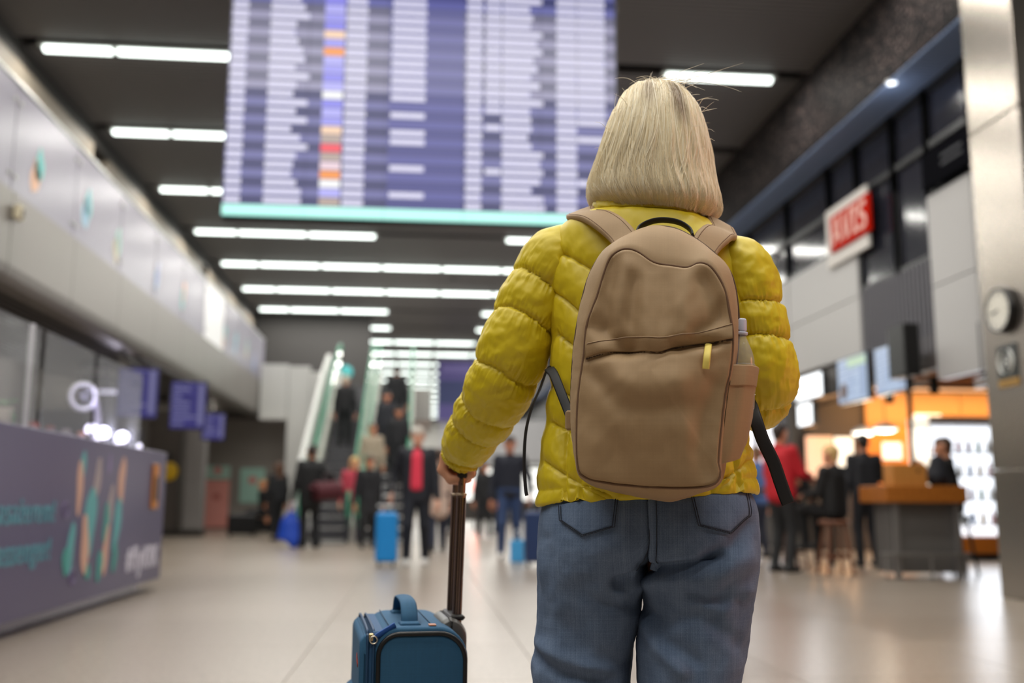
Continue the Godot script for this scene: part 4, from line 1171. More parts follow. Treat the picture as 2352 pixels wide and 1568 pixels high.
func person(label: String, at: Vector3, turn: float, H: float, o: Dictionary) -> Node3D:
	var t := thing("person", label, "person", at, turn, o.get("group", "people in the hall"))
	var s := H / 1.75
	t.scale = Vector3.ONE * s
	var up := 0.0
	var sit: float = o.get("sit", 0.0) / s
	var hip := 0.92
	if sit > 0:
		hip = sit + 0.1
		up = hip - 0.92
	var V := Vector3(0, up, 0)
	var knees := []
	var ankles := []
	var st: float = o.get("stride", 0.0)
	for e in [-1.0, 1.0]:
		if sit > 0:
			knees.append(Vector3(e * 0.13, hip + 0.02, -0.4))
			ankles.append(Vector3(e * 0.13, maxf(0.09, hip - 0.4), -0.36))
		else:
			knees.append(Vector3(e * 0.1, 0.5, -0.06 - e * st * 0.5))
			ankles.append(Vector3(e * 0.115, 0.085, -e * st + 0.02))
	var lean: Vector3 = o.get("lean", Vector3.ZERO)
	var sh := [Vector3(-0.18, 1.42, 0) + V + lean, Vector3(0.18, 1.42, 0) + V + lean]
	var hands := [o.get("lh", Vector3(-0.27, 0.82, -0.06)) + V, o.get("rh", Vector3(0.27, 0.82, -0.06)) + V]
	var els := [elbow_at(sh[0], hands[0], Vector3(-0.35, -0.1, 0.9)), elbow_at(sh[1], hands[1], Vector3(0.35, -0.1, 0.9))]
	var hc := Vector3(0, 1.625, -0.02) + V + lean * 1.15
	var nk := Vector3(0, 1.46, 0.01) + V + lean
	# the body: one skin
	var b := MB.new()
	var bones := [[nk, hc + Vector3(0, -0.05, 0.02), 0.058, 0.054], [Vector3(0, 1.36, 0) + V + lean, Vector3(0, hip + 0.06, 0), 0.1, 0.1], [sh[0], sh[1], 0.05, 0.05]]
	for k in 2:
		bones.append([sh[k], els[k], 0.045, 0.038])
		bones.append([els[k], hands[k], 0.037, 0.027])
		bones.append([Vector3([-0.09, 0.09][k], hip, 0), knees[k], 0.075, 0.05])
		bones.append([knees[k], ankles[k], 0.05, 0.035])
	b.flesh(bones, 0.024)
	b.flesh(head_bones(hc) + [[nk, hc + Vector3(0, -0.05, 0.015), 0.057, 0.053]], 0.011, 0.02)
	for k in 2:
		var d: Vector3 = (hands[k] - els[k]).normalized()
		b.flesh(hand_bones(hands[k], d, Vector3([0.5, -0.5][k], 0, -1), o.get("curl", 0.9) * [1.0, -1.0][k]), 0.0075, 0.008)
	part(t, "body", b.done(), mat("skin_" + o.get("skin", "c98f72"), Color(o.get("skin", "c98f72")), 0.55))
	var em := lt([Vector2(0.0001, -0.009), Vector2(0.007, -0.006), Vector2(0.009, 0), Vector2(0.007, 0.006), Vector2(0.0001, 0.009)], 8)
	for e in [-1.0, 1.0]: part(t, "eye", em, hexm("241c18", 0.3), hc + Vector3(e * 0.031, 0.012, -0.088))
	# clothes
	var hem: float = o.get("hem", 0.86) + up
	if sit > 0: hem = hip - 0.04
	var w: float = o.get("bulk", 1.0)
	var top := [[Vector3(-0.08, 1.34, 0) + V + lean, Vector3(-0.075, hem + 0.05, 0), 0.108 * w, 0.11 * w], [Vector3(0.08, 1.34, 0) + V + lean, Vector3(0.075, hem + 0.05, 0), 0.108 * w, 0.11 * w], [Vector3(0, 1.36, 0) + V + lean, Vector3(0, hem + 0.04, 0), 0.1 * w, 0.11 * w], [Vector3(0, 1.43, 0.0) + V + lean, nk + Vector3(0, 0.005, 0.01), 0.085, 0.068]]
	if hem < 0.7 and sit <= 0: top.append([Vector3(0, 0.95, 0), Vector3(0, hem + 0.06, 0), 0.13, 0.15])
	for k in 2:
		top.append([Vector3([-0.08, 0.08][k], 1.41, 0) + V + lean, sh[k], 0.07, 0.066 * w])
		top.append([sh[k], els[k], 0.064 * w, 0.055 * w])
		top.append([els[k], hands[k].lerp(els[k], 0.12), 0.053 * w, 0.043 * w])
	part(t, o.get("top_name", "jacket"), flesh_mesh(top, 0.02), hexm(o.get("top", "1c1e26"), 0.75))
	if o.has("shirt"):
		part(t, "shirt", flesh_mesh([[Vector3(-0.035, 1.37, -0.085), Vector3(-0.035, 0.98, -0.09), 0.045, 0.05], [Vector3(0.035, 1.37, -0.085), Vector3(0.035, 0.98, -0.09), 0.045, 0.05], [Vector3(0, 1.42, -0.05), Vector3(0, 1.0, -0.085), 0.06, 0.06]], 0.016), hexm(o.shirt, 0.7))
	var legs := [[Vector3(-0.075, hip + 0.06, 0), Vector3(0.075, hip + 0.06, 0), 0.112, 0.112]]
	for k in 2:
		legs.append([Vector3([-0.085, 0.085][k], hip, 0), knees[k], 0.1, 0.072])
		legs.append([knees[k], ankles[k], 0.07, o.get("cuff", 0.058)])
	part(t, "trousers", flesh_mesh(legs, 0.02), hexm(o.get("legs", "14151c"), 0.8))
	for k in 2:
		var a: Vector3 = ankles[k] - Vector3(0, 0.085, 0)
		part(t, "shoe", flesh_mesh([[a + Vector3(0, 0.04, 0.05), a + Vector3(0, 0.034, -0.15), 0.042, 0.034], [a + Vector3(0, 0.085, 0.02), a + Vector3(0, 0.05, -0.05), 0.042, 0.04]], 0.014), hexm(o.get("shoes", "17171a"), 0.6))
	var hair := [[hc + Vector3(0, 0.055, 0.02), hc + Vector3(0, 0.06, -0.03), 0.088, 0.075], [hc + Vector3(0, 0.03, 0.035), hc + Vector3(0, -0.03, 0.05), 0.08, 0.055]]
	if o.get("long", 0.0) > 0:
		var l: float = o.long
		for x in [-0.05, 0.0, 0.05]: hair.append([hc + Vector3(x, 0.02, 0.05), hc + Vector3(x * 1.2, -l, 0.08), 0.06, 0.04])
	if o.has("hair"): part(t, "hair", flesh_mesh(hair, 0.014, 0.02), hexm(o.hair, 0.6))
	if o.has("hat"): part(t, "hat", flesh_mesh([[hc + Vector3(0, 0.06, 0.01), hc + Vector3(0, 0.08, -0.01), 0.095, 0.09]], 0.014), hexm(o.hat, 0.8))
	return t

func roller(label: String, at: Vector3, turn: float, size: Vector3, tone: String, pole := 0.0) -> void:
	var t := thing("rolling_suitcase", label, "suitcase", at, turn)
	part(t, "shell", bx(Vector3(size.x, size.y - 0.06, size.z), 0.035, Vector3(0, size.y / 2 + 0.03, 0)), hexm(tone, 0.4))
	for k in 4: part(t, "rib", bx(Vector3(0.012, size.y * 0.8, 0.008), 0.003, Vector3((k - 1.5) * size.x / 4.6, size.y / 2 + 0.03, size.z / 2 + 0.002)), hexm(tone, 0.4))
	for q in [[-1, -1], [1, -1], [-1, 1], [1, 1]]: part(t, "wheel", lt([Vector2(0.001, -0.012), Vector2(0.028, -0.012), Vector2(0.03, 0), Vector2(0.028, 0.012), Vector2(0.001, 0.012)], 14, Vector3.ZERO, Basis(Vector3(0, 0, 1), PI / 2)), hexm("17171a", 0.5), Vector3(q[0] * (size.x / 2 - 0.05), 0.03, q[1] * (size.z / 2 - 0.05)))
	if pole > 0:
		for e in [-0.07, 0.07]: part(t, "pole", tb([Vector3(e, size.y, -size.z / 2 + 0.03), Vector3(e, size.y + pole, -size.z / 2 + 0.03)], [0.01], 8), hexm("b9bcc0", 0.3, 0.8))
		part(t, "grip", tb([Vector3(-0.08, size.y + pole, -size.z / 2 + 0.03), Vector3(0.08, size.y + pole, -size.z / 2 + 0.03)], [0.016], 8), hexm("222226", 0.5))
	else:
		part(t, "handle", tb(smooth([Vector3(-0.07, size.y, 0), Vector3(-0.06, size.y + 0.03, 0), Vector3(0.06, size.y + 0.03, 0), Vector3(0.07, size.y, 0)], 4), [0.012], 8), hexm("222226", 0.5))

func build_people() -> void:
	person("man in dark navy blazer over a red shirt pulling the bright blue suitcase", Vector3(-0.03, 0, -13.2), 176, 1.78, {"top": "12141f", "shirt": "d5304a", "legs": "10131f", "shoes": "d8d6d2", "skin": "d39a80", "hair": "c9c2b8", "hem": 0.8, "rh": Vector3(0.33, 0.9, 0.02), "stride": 0.1, "bulk": 1.08, "top_name": "blazer"})
	roller("bright blue hard shell suitcase pulled by the man in the red shirt", Vector3(-0.4, 0, -12.95), 0, Vector3(0.28, 0.68, 0.24), "1484cc", 0.36)
	person("person in a dark knee length coat and black leggings walking behind the blue suitcase", Vector3(-0.9, 0, -18.1), 190, 1.62, {"top": "15161c", "legs": "101114", "shoes": "141414", "skin": "c9825f", "hair": "3a2a20", "hem": 0.62, "stride": 0.14, "cuff": 0.045, "top_name": "coat"})
	person("person in a long black coat carrying a maroon duffel and a blue bag", Vector3(-1.92, 0, -18.15), 15, 1.8, {"top": "0e0f12", "legs": "0c0d12", "skin": "c47a54", "hair": "2c1f18", "hem": 0.7, "bulk": 1.1, "lh": Vector3(-0.3, 0.78, -0.05), "rh": Vector3(0.32, 0.95, 0.02), "cuff": 0.085, "top_name": "coat"})
	var du := thing("duffel_bag", "maroon duffel bag with a grey end held by the person in the long black coat", "bag", Vector3(-1.62, 0.98, -18.0), 25)
	part(du, "body", tb(smooth([Vector3(-0.24, 0, 0), Vector3(-0.2, 0, 0), Vector3(0.2, 0.03, 0), Vector3(0.24, 0.03, 0)], 3), smooth_f([0.12, 0.17, 0.17, 0.12], 3), 18), hexm("4c1420", 0.7))
	part(du, "end_patch", lt([Vector2(0.001, 0), Vector2(0.07, 0), Vector2(0.07, 0.02), Vector2(0.001, 0.03)], 16, Vector3(0.22, 0.03, 0), Basis(Vector3(0, 0, 1), -PI / 2)), hexm("6d6a6c", 0.5))
	part(du, "strap", tb(smooth([Vector3(-0.15, 0.12, 0.1), Vector3(-0.05, 0.3, 0.05), Vector3(0.08, 0.3, 0.05), Vector3(0.15, 0.14, 0.1)], 4), [0.014], 8), hexm("2a0d14", 0.7))
	var bb := thing("carrier_bag", "bright blue carrier bag hanging beside the long black coat", "bag", Vector3(-2.27, 0, -18.1))
	var bag := MB.new()
	bag.tube(smooth([Vector3(-0.02, 0.09, 0), Vector3(0, 0.14, 0), Vector3(0.01, 0.4, 0), Vector3(0.05, 0.58, 0), Vector3(0.06, 0.6, 0)], 4), smooth_f([0.17, 0.21, 0.17, 0.09, 0.07], 4).map(func(r): return Vector2(r, r * 0.5)), 16, true, Vector3.RIGHT)
	part(bb, "sack", bag.done(), hexm("1746b8", 0.5))
	for e in [-0.03, 0.03]: part(bb, "handle", tb(smooth([Vector3(-0.02, 0.58, e), Vector3(0.05, 0.78, e * 0.3), Vector3(0.12, 0.58, e)], 5), [0.008], 6), hexm("16389a", 0.5))
	person("person with long brown hair in black clothes standing by the carrier bag", Vector3(-2.98, 0, -21.7), 40, 1.62, {"top": "121318", "legs": "0f1014", "hair": "4a2d1a", "long": 0.3, "skin": "c4835f", "stride": 0.12, "cuff": 0.045})
	person("person in dark clothes seated low on a black case before the posters", Vector3(-3.75, 0, -25.3), 120, 1.68, {"top": "191a1e", "legs": "15161a", "hair": "9a6a3c", "skin": "d08d68", "sit": 0.42, "lean": Vector3(0, 0, -0.08)})
	roller("black suitcase lying low beside the seated person", Vector3(-4.05, 0, -23.75), 20, Vector3(0.62, 0.5, 0.3), "0d0d10")
	roller("low black suitcase serving as a seat under the person before the posters", Vector3(-3.78, 0, -25.35), 30, Vector3(0.42, 0.4, 0.28), "17171a")
	person("person in dark blue sweater and blue jeans with a navy suitcase", Vector3(1.33, 0, -14.8), 170, 1.78, {"top": "161a2a", "legs": "2b3f66", "hair": "3a2a22", "skin": "b9785c", "shoes": "c9c6c2", "lh": Vector3(-0.3, 0.9, -0.05), "stride": 0.1, "top_name": "sweater"})
	roller("tall navy suitcase beside the person in the dark blue sweater", Vector3(1.52, 0, -12.9), 0, Vector3(0.34, 0.7, 0.26), "22365f", 0.3)
	var lb := thing("gift_bag", "light blue paper bag hanging by the navy suitcase", "bag", Vector3(1.36, 0.0, -13.9))
	part(lb, "sack", bx(Vector3(0.2, 0.3, 0.1), 0.01, Vector3(0, 0.15, 0)), hexm("3f9ad4", 0.6))
	part(lb, "handle", tb(smooth([Vector3(-0.05, 0.3, 0), Vector3(-0.03, 0.42, 0), Vector3(0.03, 0.42, 0), Vector3(0.05, 0.3, 0)], 4), [0.006], 6), hexm("e6ecf2", 0.6))
	# on the escalators
	for q in [
		[Vector3(-0.62, 2.36, -24.95), 0, 1.8, {"top": "101116", "legs": "121218", "hair": "241a14", "skin": "b97a58"}, "tall dark dressed person standing highest on the escalator"],
		[Vector3(-0.8, 1.67, -23.75), 170, 1.72, {"top": "20222a", "legs": "1a1c24", "hair": "20242a", "skin": "c98668"}, "person in charcoal jacket facing down the escalator"],
		[Vector3(-1.05, 0.75, -22.15), 170, 1.75, {"top": "a89a86", "legs": "4a4640", "hair": "6a4a34", "skin": "cc8a66", "hem": 0.55, "top_name": "coat"}, "person in a beige coat low on the escalator"],
		[Vector3(-0.5, 1.2, -22.95), 175, 1.75, {"top": "16171c", "legs": "16171c", "hair": "241c18", "skin": "c08060"}, "person in black jacket halfway down the escalator"],
		[Vector3(-1.85, 2.13, -24.55), 0, 1.72, {"top": "0e0e12", "legs": "0e0e12", "hair": "c8b9a4", "skin": "c98668"}, "dark dressed person with pale hair riding the escalator beside the white cladding"]]:
		person(q[4], q[0], q[1], q[2], q[3])
	# farther crowd
	for q in [
		[Vector3(-1.3, 0, -20.2), 180, 1.68, {"top": "b23a4c", "legs": "3a3a44", "hair": "d0a868", "skin": "d49a78", "long": 0.2, "top_name": "vest"}, "person with fair hair in a rose red vest at the foot of the escalator"],
		[Vector3(0.32, 0, -17.0), 10, 1.7, {"top": "c3aa9c", "legs": "1c2236", "hair": "4a3020", "skin": "cc8c6c", "hem": 0.62, "shoes": "1a1a1c", "stride": 0.14, "top_name": "coat"}, "person in a pale pinkish beige coat and navy trousers beyond the blazer"],
		[Vector3(1.5, 0, -23.1), 180, 1.72, {"top": "121216", "legs": "121216", "hair": "2a1d16", "skin": "c08060"}, "person in all black standing between lamp and sweater"],
		[Vector3(0.75, 0, -26.0), 30, 1.7, {"top": "47232c", "legs": "20242e", "hair": "2a1d16", "skin": "c08060"}, "person in a wine red jacket far in the crowd"],
		[Vector3(2.15, 0, -27.0), 200, 1.75, {"top": "1b2334", "legs": "16181f", "hair": "5a4030", "skin": "c98668"}, "person in slate blue jacket far in the crowd"],
		[Vector3(1.0, 0, -31.0), 0, 1.75, {"top": "2a2a30", "legs": "1a1a20", "hair": "2a1d16", "skin": "c98668"}, "person in grey jacket farthest in the crowd"]]:
		person(q[4], q[0], q[1], q[2], q[3])
	# at the cafe
	var caf := {"group": "people at the cafe"}
	for q in [
		[Vector3(4.4, 0, -11.95), -60, 1.78, {"top": "b3101f", "legs": "1b1b1d", "hair": "2a1c16", "skin": "c78767", "lh": Vector3(-0.18, 1.1, -0.36), "rh": Vector3(0.15, 1.12, -0.38), "bulk": 1.1}, "man in a red jacket and black trousers standing at the cafe"],
		[Vector3(5.2, 0, -15.1), 20, 1.68, {"top": "40609c", "legs": "23283a", "hair": "6a4a30", "skin": "c98868", "top_name": "shirt_blue"}, "person in a blue shirt beyond the red jacket"],
		[Vector3(5.07, 0, -11.95), 30, 1.7, {"top": "121214", "legs": "141416", "hair": "c9a66a", "skin": "cc8f6e", "sit": 0.62, "lh": Vector3(-0.16, 1.12, -0.34), "rh": Vector3(0.16, 1.12, -0.34), "bulk": 1.1}, "seated person with blond hair in a black jacket on a bar stool"],
		[Vector3(4.8, 0, -12.75), -30, 1.7, {"top": "17181c", "legs": "121216", "hair": "2c2018", "skin": "c98868", "sit": 0.62, "lh": Vector3(-0.16, 1.15, -0.34), "rh": Vector3(0.16, 1.15, -0.34)}, "seated dark haired person at the tall cafe table"],
		[Vector3(6.42, 0, -11.6), 60, 1.76, {"top": "0f0f11", "legs": "111113", "hair": "4a3222", "skin": "c98c6c", "sit": 0.68, "lh": Vector3(-0.14, 1.36, -0.3), "rh": Vector3(0.14, 1.12, -0.34), "lean": Vector3(0, 0, -0.06)}, "person in black hunched on the tall stool beside the pillar"],
		[Vector3(5.95, 0, -13.0), 0, 1.74, {"top": "191a20", "legs": "191a20", "hair": "20180f", "skin": "c08060", "rh": Vector3(0.2, 1.15, -0.32)}, "person in black standing behind the wooden crate"]]:
		var d: Dictionary = q[3]
		d.merge(caf)
		person(q[4], q[0], q[1], q[2], d)

# ---------------------------------------------------------------- the woman in front (her own axes: x to her right, z out of her back)
const STAND := Vector3(0.425, 0, -1.852)
const FACING := -16.9

func seg_list(lines: Array) -> PackedFloat32Array:
	var out := PackedFloat32Array()
	for l in lines:
		for k in l.size() - 1: out.append_array([l[k].x, l[k].y, l[k + 1].x, l[k + 1].y])
	return out

func seg_near(px: float, py: float, s: PackedFloat32Array) -> float:
	var best := 1.0
	for k in range(0, s.size(), 4):
		var ax := s[k]
		var ay := s[k + 1]
		var dx := s[k + 2] - ax
		var dy := s[k + 3] - ay
		var t := clampf(((px - ax) * dx + (py - ay) * dy) / (dx * dx + dy * dy), 0.0, 1.0)
		var ex := px - ax - dx * t
		var ey := py - ay - dy * t
		best = minf(best, ex * ex + ey * ey)
	return sqrt(best)

# soft folds: rows of [line, width, depth]; a positive depth sinks in
func folds(px: float, py: float, rows: Array) -> float:
	var out := 0.0
	for r in rows:
		var d := seg_near(px, py, r[0]) / float(r[1])
		if d < 3.0: out += r[2] * exp(-d * d)
	return out

func grid_normals(p: PackedVector3Array, nu: int, nv: int, closed: bool) -> PackedVector3Array:
	var nn := PackedVector3Array()
	nn.resize(p.size())
	var iu := nu if closed else nu - 1
	var vol := 0.0
	for j in nv - 1:
		for i in iu:
			var a := j * nu + i
			var b := j * nu + (i + 1) % nu
			var f := (p[b + nu] - p[a]).cross(p[a + nu] - p[b])
			nn[a] += f
			nn[b] += f
			nn[a + nu] += f
			nn[b + nu] += f
			vol += f.dot(p[a] - p[0])
	var s := -1.0 if vol < 0 else 1.0
	for k in nn.size(): nn[k] = (nn[k] * s).normalized() if nn[k].length_squared() > 1e-24 else Vector3.UP
	return nn

func spow(x: float, e: float) -> float:
	return signf(x) * pow(absf(x), e)

func tilt(p: Vector3) -> Vector3:
	p.y += -0.10 * (p.x - 0.01) * smoothstep(1.0, 1.3, p.y) + 0.06 * p.x * (1.0 - smoothstep(0.84, 0.95, p.y))
	return p

func quilt(d: float, h: float) -> float:
	return h * (1.0 - exp(-d / 0.016)) - 0.0036 * exp(-d * d / 0.0000068)

func jacket_body() -> ArrayMesh:
	var rows := [[0.0, 0.85, -.195, .190, .118, -.12], [0.02, 0.826, -.203, .196, .126, -.13], [0.06, 0.835, -.211, .203, .134, -.138], [0.14, 0.894, -.205, .198, .128, -.135], [0.22, 0.946, -.197, .190, .114, -.125], [0.3, 0.996, -.19, .188, .109, -.12], [0.38, 1.05, -.184, .188, .109, -.12], [0.5, 1.128, -.182, .193, .112, -.125], [0.61, 1.20, -.188, .198, .114, -.125], [0.7, 1.26, -.185, .195, .110, -.115], [0.76, 1.30, -.178, .180, .102, -.10], [0.81, 1.33, -.166, .160, .094, -.09], [0.85, 1.354, -.138, .136, .086, -.08], [0.875, 1.366, -.108, .120, .079, -.077], [0.885, 1.371, -.105, .117, .080, -.079], [0.91, 1.385, -.100, .114, .071, -.082], [0.945, 1.398, -.093, .108, .060, -.082], [0.962, 1.403, -.088, .103, .055, -.079], [0.975, 1.402, -.083, .098, .05, -.074], [1.0, 1.36, -.075, .09, .05, -.06]]
	var seams := seg_list([
		PackedVector2Array([Vector2(-0.1693, 1.2979), Vector2(-0.1357, 1.278), Vector2(-0.0984, 1.2522), Vector2(-0.0551, 1.2249), Vector2(0.0234, 1.1813)]), PackedVector2Array([Vector2(-0.1718, 1.2148), Vector2(-0.1441, 1.194), Vector2(-0.1207, 1.1718), Vector2(-0.0562, 1.1276), Vector2(0.0218, 1.0856)]), PackedVector2Array([Vector2(-0.1637, 1.1333), Vector2(-0.1443, 1.1181), Vector2(-0.1258, 1.1038), Vector2(-0.0569, 1.0557), Vector2(0.0206, 1.0148)]), PackedVector2Array([Vector2(-0.1768, 1.0406), Vector2(-0.1366, 1.0135), Vector2(-0.0578, 0.969), Vector2(0.0192, 0.9372)]), PackedVector2Array([Vector2(-0.1792, 0.9689), Vector2(-0.1408, 0.9503), Vector2(-0.0586, 0.8991), Vector2(0.0179, 0.8606)]), PackedVector2Array([Vector2(-0.1864, 0.8933), Vector2(-0.1435, 0.869), Vector2(-0.1019, 0.8467), Vector2(-0.0593, 0.8292)]),
		PackedVector2Array([Vector2(0.2318, 1.2299), Vector2(0.2015, 1.224), Vector2(0.1724, 1.2133), Vector2(0.1014, 1.1929), Vector2(0.0234, 1.1813)]), PackedVector2Array([Vector2(0.2114, 1.1604), Vector2(0.1914, 1.1453), Vector2(0.1745, 1.1325), Vector2(0.0991, 1.0994), Vector2(0.0218, 1.0856)]), PackedVector2Array([Vector2(0.1934, 1.089), Vector2(0.1664, 1.0664), Vector2(0.0976, 1.0368), Vector2(0.0206, 1.0148)]), PackedVector2Array([Vector2(0.1885, 1.0081), Vector2(0.1643, 0.9932), Vector2(0.0959, 0.9634), Vector2(0.0192, 0.9372)]), PackedVector2Array([Vector2(0.1882, 0.9282), Vector2(0.1542, 0.9058), Vector2(0.094, 0.8871), Vector2(0.0179, 0.8606)]), PackedVector2Array([Vector2(0.1946, 0.8981), Vector2(0.1606, 0.8719), Vector2(0.1229, 0.8456)]),
		PackedVector2Array([Vector2(-0.1408, 0.9582), Vector2(-0.1418, 0.8916), Vector2(-0.1413, 0.8142)]), PackedVector2Array([Vector2(-0.1112, 0.8605), Vector2(-0.1123, 0.8144)]), PackedVector2Array([Vector2(0.1616, 0.9057), Vector2(0.1693, 0.8681), Vector2(0.167, 0.8383)])])
	var nu := 320
	var nv := 270
	var p := PackedVector3Array()
	for j in nv:
		var t := float(j) / (nv - 1)
		var y := tab(rows, t, 1)
		var xl := tab(rows, t, 2)
		var xr := tab(rows, t, 3)
		var zb := tab(rows, t, 4)
		var zf := tab(rows, t, 5)
		for i in nu:
			var a := TAU * i / nu
			var s := sin(a)
			p.append(tilt(Vector3((xl + xr) / 2 + (xr - xl) / 2 * spow(cos(a), 0.84), y, spow(s, 0.84) * (zb if s > 0 else -zf))))
	var nn := grid_normals(p, nu, nv, true)
	for k in p.size():
		var q := p[k]
		var t := float(k / nu) / (nv - 1)
		var d := 1.0
		if t < 0.87 and q.z > -0.03: d = seg_near(q.x, q.y, seams)
		elif t < 0.87: d = absf(fposmod(q.y + absf(q.x) * 0.4, 0.085) - 0.0425)
		else: d = absf(t - 0.88) * 0.5
		var dh := absf(q.y - 0.853 - 0.06 * q.x)
		if t < 0.2: d = minf(d, dh + 0.004)
		var h := quilt(d, 0.010) - 0.008
		h += wn.get_noise_3d(q.x * 420, q.y * 260, q.z * 260) * 0.0028
		h += wn.get_noise_3d(q.x * 1500 + 40, q.y * 700, q.z * 700) * 0.0028 * exp(-d / 0.02)
		p[k] = q + nn[k] * h * (1.0 if t < 0.965 else 0.3)
	var b := MB.new()
	b.grid(p, nu, nv, true)
	return b.done()

func sleeve(mb: MB, pts: Array, radii: Array, seam_at: Array, h := 0.0095) -> void:
	var path := smooth(pts, 30)
	var rad := smooth_f(radii, 30)
	var m := path.size()
	var arc := PackedFloat32Array([0.0])
	for k in range(1, m): arc.append(arc[k - 1] + path[k].distance_to(path[k - 1]))
	var seam := PackedFloat32Array()
	for q in seam_at:
		var best := 9.0
		var at := 0.0
		for k in m:
			if path[k].distance_to(q) < best:
				best = path[k].distance_to(q)
				at = arc[k]
		seam.append(at)
	seam.append(arc[m - 1])
	seam.append(arc[m - 1] - 0.02)
	var seg := 150
	var p := PackedVector3Array()
	var sd := Vector3(0, 0, 1)
	for k in m:
		var t: Vector3 = (path[mini(k + 1, m - 1)] - path[maxi(k - 1, 0)]).normalized()
		sd = (sd - t * sd.dot(t)).normalized()
		var up := t.cross(sd)
		for i in seg:
			var a := TAU * i / seg
			var dir := sd * cos(a) + up * sin(a)
			var d := 1.0
			var ar := arc[k] + 0.006 * sin(a * 2.0 + k * 0.01) + 0.003 * wn.get_noise_2d(a * 90, arc[k] * 900)
			for s in seam: d = minf(d, absf(ar - s))
			var q: Vector3 = path[k] + dir * rad[k]
			var e := quilt(d, h) - h * 0.75
			e += wn.get_noise_3d(q.x * 420 + q.y * 260, q.y * 420 - q.x * 120, q.z * 420) * 0.003
			e += wn.get_noise_2d(a * 300.0, arc[k] * 300.0) * 0.0042 * exp(-d / 0.02)
			e += wn.get_noise_3d(q.x * 900 - q.y * 500, q.y * 500 + q.x * 400, q.z * 700) * 0.0012
			p.append(path[k] + dir * (rad[k] + e))
	# cuff turns in
	for f in [0.86, 0.8]:
		for i in seg: p.append(path[m - 1] + (p[(m - 1) * seg + i] - path[m - 1]) * f + (path[m - 2] - path[m - 1]).normalized() * (0.0 if f > 0.85 else 0.03))
	mb.grid(p, seg, m + 2, true)

const JL := [[0.06, -.195, -.055, .10, -.12], [0.2, -.2, -.05, .10, -.10], [0.40, -.207, -.04, .10, -.10], [0.49, -.212, -.037, .105, -.105], [0.525, -.218, -.033, .106, -.105], [0.557, -.211, -.029, .107, -.105], [0.62, -.204, -.014, .110, -.105], [0.67, -.205, -.006, .122, -.11], [0.70, -.206, .003, .139, -.115], [0.74, -.205, .012, .150, -.12], [0.785, -.203, .012, .142, -.12], [0.825, -.193, .010, .127, -.113], [0.85, -.180, .010, .108, -.10], [0.88, -.165, .009, .095, -.09]]
const JR := [[0.06, .15, .005, .10, -.12], [0.2, .15, .0, .10, -.10], [0.40, .151, -.012, .10, -.10], [0.49, .158, -.022, .103, -.105], [0.555, .173, -.026, .106, -.105], [0.592, .181, -.019, .108, -.105], [0.653, .19, -.010, .113, -.11], [0.69, .196, -.004, .130, -.115], [0.722, .2, .009, .146, -.12], [0.785, .202, .012, .144, -.12], [0.825, .195, .010, .129, -.113], [0.85, .180, .010, .108, -.10], [0.88, .165, .009, .095, -.09]]

func jean_pt(s: float, t: float, y: float) -> Vector3:
	var T_: Array = JL if s < 0 else JR
	var xo := tab(T_, y, 1)
	var xi := tab(T_, y, 2)
	var zb := tab(T_, y, 3)
	var zf := tab(T_, y, 4)
	var al := deg_to_rad(-50.0) + TAU * t
	var hw := absf(xo - xi) / 2
	var leg := Vector3((xo + xi) / 2 + s * hw * spow(sin(al), 0.86), y, (zb + zf) / 2 + (zb - zf) / 2 * spow(cos(al), 0.86))
	var w := smoothstep(0.655, 0.775, y)
	if w <= 0: return leg
	var pel: Vector3
	if t < 0.82:
		var be := PI * t / 0.82
		pel = Vector3(xi + s * absf(xo - xi) * pow(maxf(sin(be), 0.0), 0.8), y, (zb if cos(be) > 0 else -zf) * spow(cos(be), 0.8))
	else:
		pel = Vector3(xi, y, lerpf(zf, zb, (t - 0.82) / 0.18))
	pel.z -= 0.016 * exp(-pow((pel.x - xi) / 0.022, 2)) * (1.0 - smoothstep(0.74, 0.86, y)) * (1.0 if pel.z > 0 else 0.0)
	return leg.lerp(pel, w)

var jfolds: Array
func jean_drop(q: Vector3) -> float:
	if q.z < -0.02: return 0.0
	return 1.45 * folds(q.x, q.y, jfolds)

